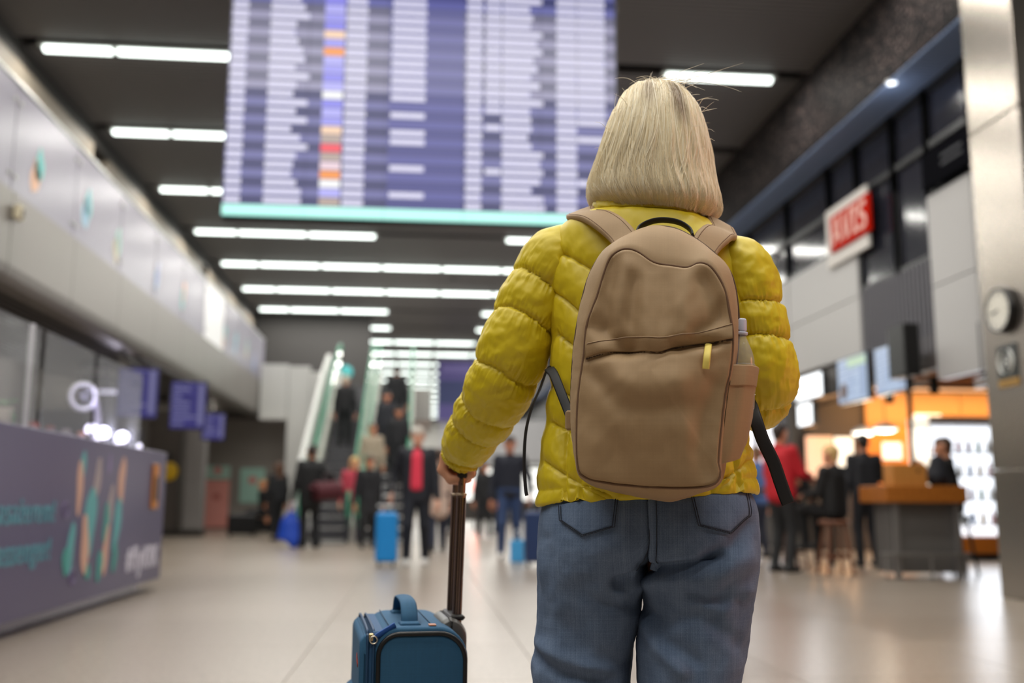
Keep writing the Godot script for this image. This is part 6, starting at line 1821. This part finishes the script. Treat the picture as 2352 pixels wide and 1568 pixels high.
	for j in 9:
		for i in n:
			var q: Vector2 = high[i].lerp(low[i], [0.0, 0.03, 0.1, 0.4, 0.75, 0.95, 1.0, 1.0, 0.9][j])
			fp.append(bag_at(q.x, q.y, [0.0, 0.003, 0.0035, 0.004, 0.006, 0.0075, 0.006, 0.002, 0.0][j]))
	var fm := MB.new()
	fm.grid(fp, n, 9, false, false, (fp[1] - fp[0]).cross(fp[n * 3] - fp[0]).z < 0)
	part(t, "pocket_flap", fm.done(), M.canvas, O)
	var sp := []
	for i in n: sp.append(bag_at(high[i].x, high[i].y - 0.002, 0.004))
	part(t, "flap_stitching", tb(sp, [0.0006], 5), hexm("6b503a", 0.8), O)
	var zl := []
	for i in n: zl.append(bag_at(low[i].x, low[i].y - 0.002, -0.001))
	part(t, "pocket_zip", tb(zl, [Vector2(0.003, 0.0015)], 6, Vector3.UP), hexm("4a3829", 0.7), O)
	var a0: Vector2 = Vector2(0.1211, 1.0726)
	var a1: Vector2 = Vector2(0.1159, 1.0301)
	var pz := bag_at(a0.x, a0.y, 0.009)
	part(t, "zip_pull", tb(smooth([pz, bag_at(a0.lerp(a1, 0.5).x, a0.lerp(a1, 0.5).y, 0.009), bag_at(a1.x, a1.y, 0.006)], 4), [Vector2(0.0058, 0.0016)], 8, Vector3.RIGHT), hexm("e6d068", 0.6), O, "pale yellow zip pull")
	# side pocket on her right, with a turned-over top band
	var rail := [[Vector3(0.1573, 1.0408, 0.255), Vector3(0.157, 1.0323, 0.255), Vector3(0.1521, 1.0069, 0.26), Vector3(0.1444, 0.9543, 0.26), Vector3(0.1376, 0.9056, 0.26), Vector3(0.1335, 0.8808, 0.255)], [Vector3(0.2031, 1.0453, 0.17), Vector3(0.2022, 1.0386, 0.17), Vector3(0.197, 1.0127, 0.17), Vector3(0.1903, 0.9612, 0.17), Vector3(0.1798, 0.921, 0.17), Vector3(0.1676, 0.8984, 0.17)]]
	var pk := PackedVector3Array()
	for j in 6:
		for i in 15:
			var u := i / 14.0
			var q: Vector3 = rail[0][j].lerp(rail[1][j], minf(u * 1.25, 1.0))
			if u > 0.8: q += Vector3(-0.045, 0, -0.05) * (u - 0.8) * 5
			q += Vector3(0.012, 0, 0.016) * sin(minf(u * 1.25, 1.0) * PI) * (1.0 if j > 1 else 0.8)
			q.z += 0.002 * sin(i * 1.7 + j)
			pk.append(q)
	var pkm := MB.new()
	pkm.grid(pk, 15, 6, false, false, (pk[1] - pk[0]).cross(pk[15] - pk[0]).z < 0)
	part(t, "side_pocket", pkm.done(), M.canvas, O)
	var bd := PackedVector3Array()
	for j in 5:
		for i in 15:
			var q := pk[i].lerp(pk[i + 30], [0.02, -0.02, 0.05, 0.98, 1.02][j])
			bd.append(q + Vector3(0.35, 0, 0.9) * [-0.002, 0.001, 0.003, 0.003, -0.001][j])
	var bdm := MB.new()
	bdm.grid(bd, 15, 5, false, false, (bd[16] - bd[15]).cross(bd[45] - bd[15]).z < 0)
	part(t, "pocket_band", bdm.done(), M.canvas, O)
	# haul loop, shoulder straps, webbing
	part(t, "haul_loop", tb(smooth([Vector3(-0, 1.2885, 0.17), Vector3(0.0053, 1.3067, 0.155), Vector3(0.0245, 1.3176, 0.15), Vector3(0.0478, 1.3196, 0.15), Vector3(0.0746, 1.3134, 0.15), Vector3(0.0935, 1.2982, 0.155), Vector3(0.0988, 1.2796, 0.17)], 6), [Vector2(0.009, 0.0028)], 8, Vector3(0, 0.35, 1)), M.web, O)
	strap(t, [[Vector3(0.006, 1.2818, 0.17), Vector3(-0.0395, 1.2638, 0.165)], [Vector3(-0.0034, 1.3015, 0.155), Vector3(-0.0507, 1.2855, 0.145)], [Vector3(-0.0232, 1.3282, 0.13), Vector3(-0.0791, 1.3172, 0.118)], [Vector3(-0.0521, 1.3532, 0.095), Vector3(-0.1093, 1.3447, 0.085)], [Vector3(-0.0852, 1.3715, 0.05), Vector3(-0.1426, 1.3613, 0.045)], [Vector3(-.088, 1.392, -.0), Vector3(-.148, 1.37, -.0)], [Vector3(-.088, 1.355, -.07), Vector3(-.148, 1.335, -.065)], [Vector3(-.09, 1.27, -.125), Vector3(-.15, 1.265, -.12)], [Vector3(-.10, 1.15, -.145), Vector3(-.15, 1.15, -.138)], [Vector3(-.13, 1.06, -.13), Vector3(-.165, 1.07, -.115)]], O)
	strap(t, [[Vector3(0.0972, 1.2773, 0.17), Vector3(0.1375, 1.2438, 0.165)], [Vector3(0.1048, 1.2936, 0.155), Vector3(0.1462, 1.2609, 0.145)], [Vector3(0.1123, 1.3073, 0.13), Vector3(0.159, 1.2784, 0.118)], [Vector3(0.1213, 1.3189, 0.095), Vector3(0.169, 1.2946, 0.085)], [Vector3(0.1274, 1.3286, 0.05), Vector3(0.1762, 1.3065, 0.045)], [Vector3(.115, 1.365, .0), Vector3(.168, 1.333, .0)], [Vector3(.115, 1.33, -.07), Vector3(.168, 1.30, -.065)], [Vector3(.11, 1.25, -.125), Vector3(.165, 1.24, -.12)], [Vector3(.115, 1.15, -.145), Vector3(.165, 1.15, -.138)], [Vector3(.14, 1.06, -.13), Vector3(.18, 1.07, -.115)]], O)
	web(t, [Vector3(-.165, 1.075, -.10), Vector3(-0.1754, 1.0689, 0.06), Vector3(-0.1606, 1.0512, 0.1), Vector3(-0.1415, 1.0115, 0.13), Vector3(-0.1261, 0.9781, 0.15), Vector3(-0.1155, 0.9587, 0.17)], 0.009, Vector3(1, 0.3, 0.2), O)
	web(t, [Vector3(-.165, 1.075, -.08), Vector3(-0.1788, 1.0771, 0.03), Vector3(-0.1955, 1.0308, 0.05), Vector3(-0.2087, 0.9954, 0.06), Vector3(-0.2202, 0.9506, 0.06), Vector3(-0.2253, 0.8942, 0.05), Vector3(-0.2226, 0.8457, 0.05), Vector3(-0.2201, 0.8313, 0.05)], 0.0075, Vector3(0.55, 0.1, 0.8), O)
	web(t, [Vector3(.17, 1.06, -.10), Vector3(0.1899, 0.9986, 0.05), Vector3(0.1962, 0.9715, 0.09), Vector3(0.2085, 0.9287, 0.1), Vector3(0.2248, 0.8909, 0.1), Vector3(0.234, 0.8609, 0.1), Vector3(0.243, 0.8312, 0.1), Vector3(0.2477, 0.8193, 0.1)], 0.0115, Vector3(1, 0.35, 0.1), O)
	var tg := MB.new()
	tg.box(Vector3(-0.1147, 0.9614, 0.165), Vector3(0.03, 0.035, 0.012), 0.004)
	part(t, "strap_anchor", tg.done(), M.canvas, O)

func smooth3(pts: PackedVector2Array, per: int) -> Array:
	var a := []
	for q in pts: a.append(q)
	return smooth(a, per)

func strap(t: Node3D, rows: Array, O: Vector3) -> void:
	var A := []
	var B := []
	for r in rows:
		A.append(r[0])
		B.append(r[1])
	A = smooth(A, 6)
	B = smooth(B, 6)
	var sec := [[0.0, 0.0], [0.03, 0.9], [0.12, 1.0], [0.2, 1.05], [0.5, 1.15], [0.8, 1.05], [0.88, 1.0], [0.97, 0.9], [1.0, 0.0], [0.97, -0.6], [0.5, -0.6], [0.03, -0.6]]
	var p := PackedVector3Array()
	for k in A.size():
		var al: Vector3 = A[mini(k + 1, A.size() - 1)] - A[maxi(k - 1, 0)]
		var ac: Vector3 = B[k] - A[k]
		var nr := al.cross(ac).normalized()
		if nr.dot((A[k] + B[k]) / 2 - Vector3(0.01, 1.25, 0)) < 0: nr = -nr
		for s in sec: p.append(A[k] + ac * s[0] + nr * s[1] * 0.007)
	var b := MB.new()
	b.grid(p, sec.size(), A.size(), true)
	var st := part(t, "shoulder_strap", b.done(), M.canvas, O)
	for f in [0.14, 0.86]:
		var l := []
		for k in A.size():
			var al: Vector3 = A[mini(k + 1, A.size() - 1)] - A[maxi(k - 1, 0)]
			var nr := al.cross(B[k] - A[k]).normalized()
			if nr.dot((A[k] + B[k]) / 2 - Vector3(0.01, 1.25, 0)) < 0: nr = -nr
			l.append(A[k].lerp(B[k], f) + nr * 0.0072)
		part(st, "stitching", tb(l, [0.0007], 5), hexm("7a5d45", 0.8))

func web(t: Node3D, pts: Array, half: float, side: Vector3, O: Vector3) -> void:
	part(t, "webbing", tb(smooth(pts, 6), [Vector2(half, 0.0012)], 8, side.normalized()), M.web, O)

func build_bottle() -> void:
	var c: Vector3 = Vector3(0.1691, 1.0286, 0.19)
	var t := thing("water_bottle", "clear plastic water bottle with pale cap in the backpack's side pocket", "bottle", STAND + (c + Vector3(0, -0.13, 0)).rotated(Vector3.UP, deg_to_rad(FACING)), FACING)
	t.rotation_degrees.z = -1.0
	part(t, "bottle_body", lt([Vector2(0.001, 0.07), Vector2(0.018, 0.07), Vector2(0.0225, 0.078), Vector2(0.023, 0.085), Vector2(0.0235, 0.10), Vector2(0.0245, 0.14), Vector2(0.024, 0.158), Vector2(0.021, 0.172), Vector2(0.0155, 0.186), Vector2(0.0115, 0.196), Vector2(0.0105, 0.203), Vector2(0.0105, 0.213)], 36), M.pet)
	part(t, "water", lt([Vector2(0.001, 0.073), Vector2(0.017, 0.073), Vector2(0.0212, 0.079), Vector2(0.0218, 0.085), Vector2(0.0222, 0.10), Vector2(0.0232, 0.138), Vector2(0.001, 0.139)], 36), M.water)
	part(t, "cap", lt([Vector2(0.001, 0.229), Vector2(0.0108, 0.229), Vector2(0.012, 0.226), Vector2(0.012, 0.210), Vector2(0.0105, 0.208)], 30), hexm("c3c9dc", 0.4))
	part(t, "neck_ring", lt([Vector2(0.0105, 0.201), Vector2(0.0135, 0.202), Vector2(0.0135, 0.206), Vector2(0.0105, 0.207)], 30), hexm("c3c9dc", 0.4))
	for y in [0.1, 0.125, 0.15]: part(t, "moulded_ring", ringm_flat(0.0247 if y > 0.13 else 0.0238), M.pet, Vector3(0, y, 0))
	part(t, "red_mark", bx(Vector3(0.008, 0.012, 0.001), 0.0, Vector3(0.012, 0.142, 0.0215)), hexm("d2402e", 0.4))

func ringm_flat(r: float) -> ArrayMesh:
	var p := []
	for k in 25: p.append(Vector3(cos(TAU * k / 24.0) * r, 0, sin(TAU * k / 24.0) * r))
	return tb(p, [0.0009], 6)

# a lit vending display out of the picture on her right: its orange front warms that side of her
func build_kiosk() -> void:
	var t := thing("vending_display", "tall vending display with a lit orange front standing beside the walkway", "kiosk", Vector3(3.3, 0, -1.35), -75)
	part(t, "cabinet", span(Vector3(-0.55, 0, -0.5), Vector3(0.55, 2.0, -0.02), 0.02), hexm("3a3532", 0.5))
	part(t, "light_front", span(Vector3(-0.5, 0.35, -0.02), Vector3(0.5, 1.9, 0.0)), glow("ff9a6a", 1.0))
	area(t, Vector3(0, 1.12, 0.03), Vector2(1.0, 1.55), 1.3, Color(1.0, 0.52, 0.36), Vector3(0, 180, 0))

# ---------------------------------------------------------------- cabin trolley
func outline(x0: float, x1: float, y0: float, y1: float, rt0: float, rt1: float, rb: float) -> PackedVector2Array:
	var o := PackedVector2Array()
	for q in [[x1 - rb, y0 + rb, rb, -90.0], [x1 - rt1, y1 - rt1, rt1, 0.0], [x0 + rt0, y1 - rt0, rt0, 90.0], [x0 + rb, y0 + rb, rb, 180.0]]:
		for k in 9:
			var a := deg_to_rad(q[3] + 90.0 * k / 8)
			o.append(Vector2(q[0] + cos(a) * q[2], q[1] + sin(a) * q[2]))
	return o

func puffed(o: PackedVector2Array, z0: float, z1: float, bev: float, bulge := 0.0) -> ArrayMesh:
	var c := Vector2.ZERO
	for q in o: c += q / o.size()
	var rows := [[0.002, z0 - bulge], [0.5, z0 - bulge * 0.8], [0.86, z0], [0.955, z0 + bev * 0.25], [0.99, z0 + bev * 0.65], [1.0, z0 + bev], [1.0, z0 + bev * 1.05], [1.0, z1 - bev * 1.05], [1.0, z1 - bev], [0.99, z1 - bev * 0.65], [0.955, z1 - bev * 0.25], [0.86, z1], [0.5, z1 + bulge * 0.8], [0.002, z1 + bulge]]
	var p := PackedVector3Array()
	for r in rows:
		for q in o:
			var e: Vector2 = c + (q - c) * float(r[0]) if r[0] < 0.9 else q - (q - c).normalized() * (1.0 - float(r[0])) * 0.12
			p.append(Vector3(e.x, e.y, r[1]))
	var b := MB.new()
	b.grid(p, o.size(), rows.size(), true)
	return b.done()

func loop_of(o: PackedVector2Array, z: float, r: float, grow := 0.0) -> ArrayMesh:
	var c := Vector2.ZERO
	for q in o: c += q / o.size()
	var l := []
	for k in o.size() + 1:
		var q := o[k % o.size()]
		q += (q - c).normalized() * grow
		l.append(Vector3(q.x, q.y, z))
	return tb(l, [r], 8)

func build_trolley() -> void:
	var t := thing("cabin_trolley", "teal blue fabric cabin suitcase with raised telescopic handle held by the woman", "suitcase", CASE_AT, CASE_TURN)
	var main := outline(-0.085, 0.1, 0.06, 0.575, 0.045, 0.062, 0.03)
	part(t, "main_case", puffed(main, -0.17, 0.17, 0.012), M.caseblue)
	var side := outline(-0.076, 0.092, 0.07, 0.560, 0.04, 0.052, 0.025)
	for z in [-0.17, 0.164]: part(t, "side_panel", puffed(side, z, z + 0.009, 0.003, 0.0015), M.caseblue)
	for z in [-0.171, 0.171]: part(t, "piping", loop_of(side, z, 0.0048, 0.003), hexm("0a0d10", 0.45))
	# zip gusset and front section
	part(t, "zip_gusset", puffed(outline(-0.097, -0.078, 0.064, 0.568, 0.03, 0.01, 0.02), -0.166, 0.166, 0.01), M.casezip)
	for x in [-0.0985, -0.0865]: part(t, "zip", tb(arch(x, 0.57, 0.167, 0.07), [0.0032], 6), hexm("123a5c", 0.6))
	part(t, "front_section", puffed(outline(-0.114, -0.095, 0.064, 0.562, 0.018, 0.01, 0.02), -0.168, 0.168, 0.014), M.caseblue)
	part(t, "front_pocket", puffed(outline(-0.127, -0.108, 0.07, 0.43, 0.015, 0.01, 0.02), -0.15, 0.15, 0.02), M.caseblue)
	part(t, "red_lining", tb(smooth([Vector3(-0.1145, 0.50, 0.13), Vector3(-0.1155, 0.51, 0.11), Vector3(-0.1145, 0.514, 0.085)], 4), [Vector2(0.005, 0.001)], 8, Vector3.UP), hexm("9c3322", 0.7), Vector3.ZERO, "red pocket lining")
	part(t, "zip_slider", bx(Vector3(0.012, 0.016, 0.01), 0.003, Vector3(-0.0915, 0.557, 0.163)), hexm("c9b48a", 0.3, 0.9))
	part(t, "zip_ring", ringm(0.007, 0.003), hexm("d6d0c4", 0.25, 0.9), Vector3(-0.087, 0.553, 0.17))
	part(t, "zip_puller", tb([Vector3(-0.083, 0.559, 0.168), Vector3(-0.045, 0.58, 0.162)], [Vector2(0.006, 0.002)], 8, Vector3(0, 1, 0.3)), hexm("1f56a8", 0.5), Vector3.ZERO, "bright blue zip puller")
	# carry handle on top, along the width
	part(t, "carry_handle", tb(smooth([Vector3(-0.012, 0.57, 0.11), Vector3(-0.012, 0.592, 0.102), Vector3(-0.012, 0.612, 0.07), Vector3(-0.012, 0.616, 0.0), Vector3(-0.012, 0.612, -0.07), Vector3(-0.012, 0.592, -0.102), Vector3(-0.012, 0.57, -0.11)], 6), [Vector2(0.017, 0.005)], 12, Vector3.RIGHT), M.caseblue)
	for z in [-0.11, 0.11]: part(t, "handle_tab", bx(Vector3(0.042, 0.012, 0.05), 0.005, Vector3(-0.012, 0.575, z)), M.caseblue)
	for x in [-0.055, 0.03]: part(t, "top_seam", tb([Vector3(x, 0.5765, 0.15), Vector3(x, 0.5765, -0.15)], [0.0012], 5), hexm("1c4560", 0.7))
	part(t, "brand_tab", bx(Vector3(0.014, 0.002, 0.022), 0.0, Vector3(0.03, 0.577, 0.145)), hexm("c2835f", 0.5))
	# handle cup and two-stage poles
	part(t, "handle_cup", puffed(outline(0.05, 0.112, 0.5, 0.582, 0.03, 0.04, 0.02), -0.085, 0.085, 0.02), hexm("4a4a48", 0.4))
	part(t, "cup_mouth", bx(Vector3(0.034, 0.012, 0.13), 0.005, Vector3(0.092, 0.58, 0.0)), hexm("141414", 0.5))
	var pm := hexm("8a7263", 0.3, 0.7)
	for z in [-0.042, 0.042]:
		part(t, "pole_lower", tb([Vector3(0.092, 0.5, z), Vector3(0.101, 0.835, z)], [Vector2(0.0105, 0.012)], 14, Vector3(1, 0, 0)), pm)
		part(t, "pole_collar", tb([Vector3(0.101, 0.832, z), Vector3(0.1012, 0.838, z)], [Vector2(0.0118, 0.0132)], 14, Vector3(1, 0, 0)), hexm("b8a68f", 0.35, 0.6))
		part(t, "pole_upper", tb([Vector3(0.101, 0.83, z), Vector3(0.1025, 0.882, z)], [Vector2(0.0085, 0.0095)], 14, Vector3(1, 0, 0)), pm)
		for k in 2: part(t, "rivet", lt([Vector2(0.0001, 0), Vector2(0.0022, 0), Vector2(0.002, 0.001), Vector2(0.0001, 0.0012)], 8, Vector3.ZERO, Basis(Vector3.RIGHT, PI / 2)), hexm("2a2320", 0.5), Vector3(0.1, 0.857 + 0.012 * k, z + 0.0096))
		for k in 3: part(t, "groove", tb([Vector3(0.0925 + 0.006 * (k - 1), 0.585, z + 0.0115), Vector3(0.1 + 0.006 * (k - 1), 0.828, z + 0.0115)], [0.0011], 5), hexm("2f2723", 0.4, 0.6))
	part(t, "grip", tb([Vector3(0.103, 0.892, -0.062), Vector3(0.103, 0.892, 0.062)], [Vector2(0.0135, 0.011)], 14, Vector3(1, 0, 0)), hexm("0c0c0d", 0.45))
	for z in [-0.05, 0.05]: part(t, "grip_leg", bx(Vector3(0.024, 0.026, 0.024), 0.005, Vector3(0.103, 0.882, z * 0.86)), hexm("0c0c0d", 0.45))
	# feet and wheels
	for z in [-0.14, 0.14]:
		part(t, "wheel", lt([Vector2(0.001, -0.014), Vector2(0.032, -0.014), Vector2(0.036, 0), Vector2(0.032, 0.014), Vector2(0.001, 0.014)], 18, Vector3.ZERO, Basis(Vector3.RIGHT, PI / 2)), hexm("141414", 0.5), Vector3(0.075, 0.036, z))
		part(t, "stand_foot", bx(Vector3(0.05, 0.06, 0.03), 0.008, Vector3(-0.09, 0.031, z * 0.8)), hexm("141414", 0.5))

func arch(x: float, top: float, half: float, bottom: float) -> Array:
	return smooth([Vector3(x, bottom, half), Vector3(x, top - 0.06, half), Vector3(x, top - 0.01, half - 0.012), Vector3(x, top, half - 0.05), Vector3(x, top, -half + 0.05), Vector3(x, top - 0.01, -half + 0.012), Vector3(x, top - 0.06, -half), Vector3(x, bottom, -half)], 5)

# ---------------------------------------------------------------- everything
func make_materials() -> void:
	for k in 3:
		var m := mat("terrazzo%d" % k, Color("fdfbf8") if k == 1 else (Color("f6f3ef") if k == 0 else Color("f0ece6")), 0.29)
		if k == 0: T.terrazzo = speckle(512, Color("92877c"), [Color("82776c"), Color("a39a90"), Color("70675e"), Color("ada69c"), Color("897e74")], 5200, 0.8, 3.2, 0.02)
		tri(m, T.terrazzo, 1.1, true)
	mat("slat", Color("6c6969"), 0.55)
	mat("fascia", Color("807b76"), 0.42, 0.35)
	var film := mat("film", Color("928e9e"), 0.3)
	film.transparency = BaseMaterial3D.TRANSPARENCY_ALPHA
	film.albedo_color.a = 0.82
	var gg := mat("greenglass", Color("8fd0b4"), 0.1)
	gg.transparency = BaseMaterial3D.TRANSPARENCY_ALPHA
	gg.albedo_color.a = 0.3
	var cl := mat("clear", Color("dfe3e6"), 0.06)
	cl.transparency = BaseMaterial3D.TRANSPARENCY_ALPHA
	cl.albedo_color.a = 0.12
	var dp := mat("darkpane", Color("2b2c36"), 0.12)
	dp.transparency = BaseMaterial3D.TRANSPARENCY_ALPHA
	dp.albedo_color.a = 0.75
	mat("blue", Color("8a9fc4"), 0.5)
	tri(mat("granite", Color("ffffff"), 0.6), speckle(512, Color("272526"), [Color("3f3b3a"), Color("161516"), Color("5c5250"), Color("1d1b1c"), Color("6e5f5b")], 5200, 1.0, 4.5, 0.04), 0.4, true)
	M.granite.metallic_specular = 0.15
	mat("steel", Color("a59d93"), 0.26, 0.92)
	mat("purple", Color("3a2e56"), 0.32)
	tri(mat("wood", Color("ffffff"), 0.45), grain(Color("b06a22"), Color("8f5014")), 1.4)
	tri(mat("palewood", Color("ffffff"), 0.5), grain(Color("c88a44"), Color("b07430")), 1.4)
	# the woman's things
	var y := mat("yellow", Color("d9c118"), 0.46)
	y.rim_enabled = true
	y.rim = 0.25
	y.rim_tint = 0.6
	tri(y, weave(256, Color("f2f2ee"), Color("ffffff"), 0.2, 0.2, 0.3), 14.0)
	tri(mat("denim", Color("ffffff"), 0.85), weave(1024, Color("283b58"), Color("8a9cb6"), 0.30, 0.16, 0.30, 0.06), 5.5)
	var cv := mat("canvas", Color("a98b65"), 0.68)
	tri(cv, weave(512, Color("dedede"), Color("ffffff"), 0.3, 0.3, 0.35), 12.0)
	cv.rim_enabled = true
	cv.rim = 0.15
	mat("web", Color("141416"), 0.6)
	mat("skin", Color("d39a7c"), 0.5)
	var h := mat("hair", Color.WHITE, 0.36)
	h.vertex_color_use_as_albedo = true
	h.rim_enabled = true
	h.rim = 0.3
	h.rim_tint = 0.5
	tri(mat("caseblue", Color("285d82"), 0.8), weave(256, Color("dcdcdc"), Color("ffffff"), 0.4, 0.4, 0.4), 20.0)
	mat("casezip", Color("1d4a72"), 0.7)
	var wt := mat("water", Color("e8f0f2"), 0.03)
	wt.transparency = BaseMaterial3D.TRANSPARENCY_ALPHA
	wt.albedo_color.a = 0.1
	var pt := mat("pet", Color("e9eef0"), 0.06)
	pt.transparency = BaseMaterial3D.TRANSPARENCY_ALPHA
	pt.albedo_color.a = 0.22

func grain(a: Color, b: Color) -> ImageTexture:
	var im := Image.create(256, 256, false, Image.FORMAT_RGB8)
	for y in 256:
		for x in 256:
			var t := 0.5 + 0.5 * sin(x * 0.2 + 3.0 * wn.get_noise_2d(x * 3, y * 0.7)) * 0.6 + wn.get_noise_2d(x * 9, y * 1.2) * 0.5
			im.set_pixel(x, y, a.lerp(b, clampf(t, 0, 1)))
	return ImageTexture.create_from_image(im)
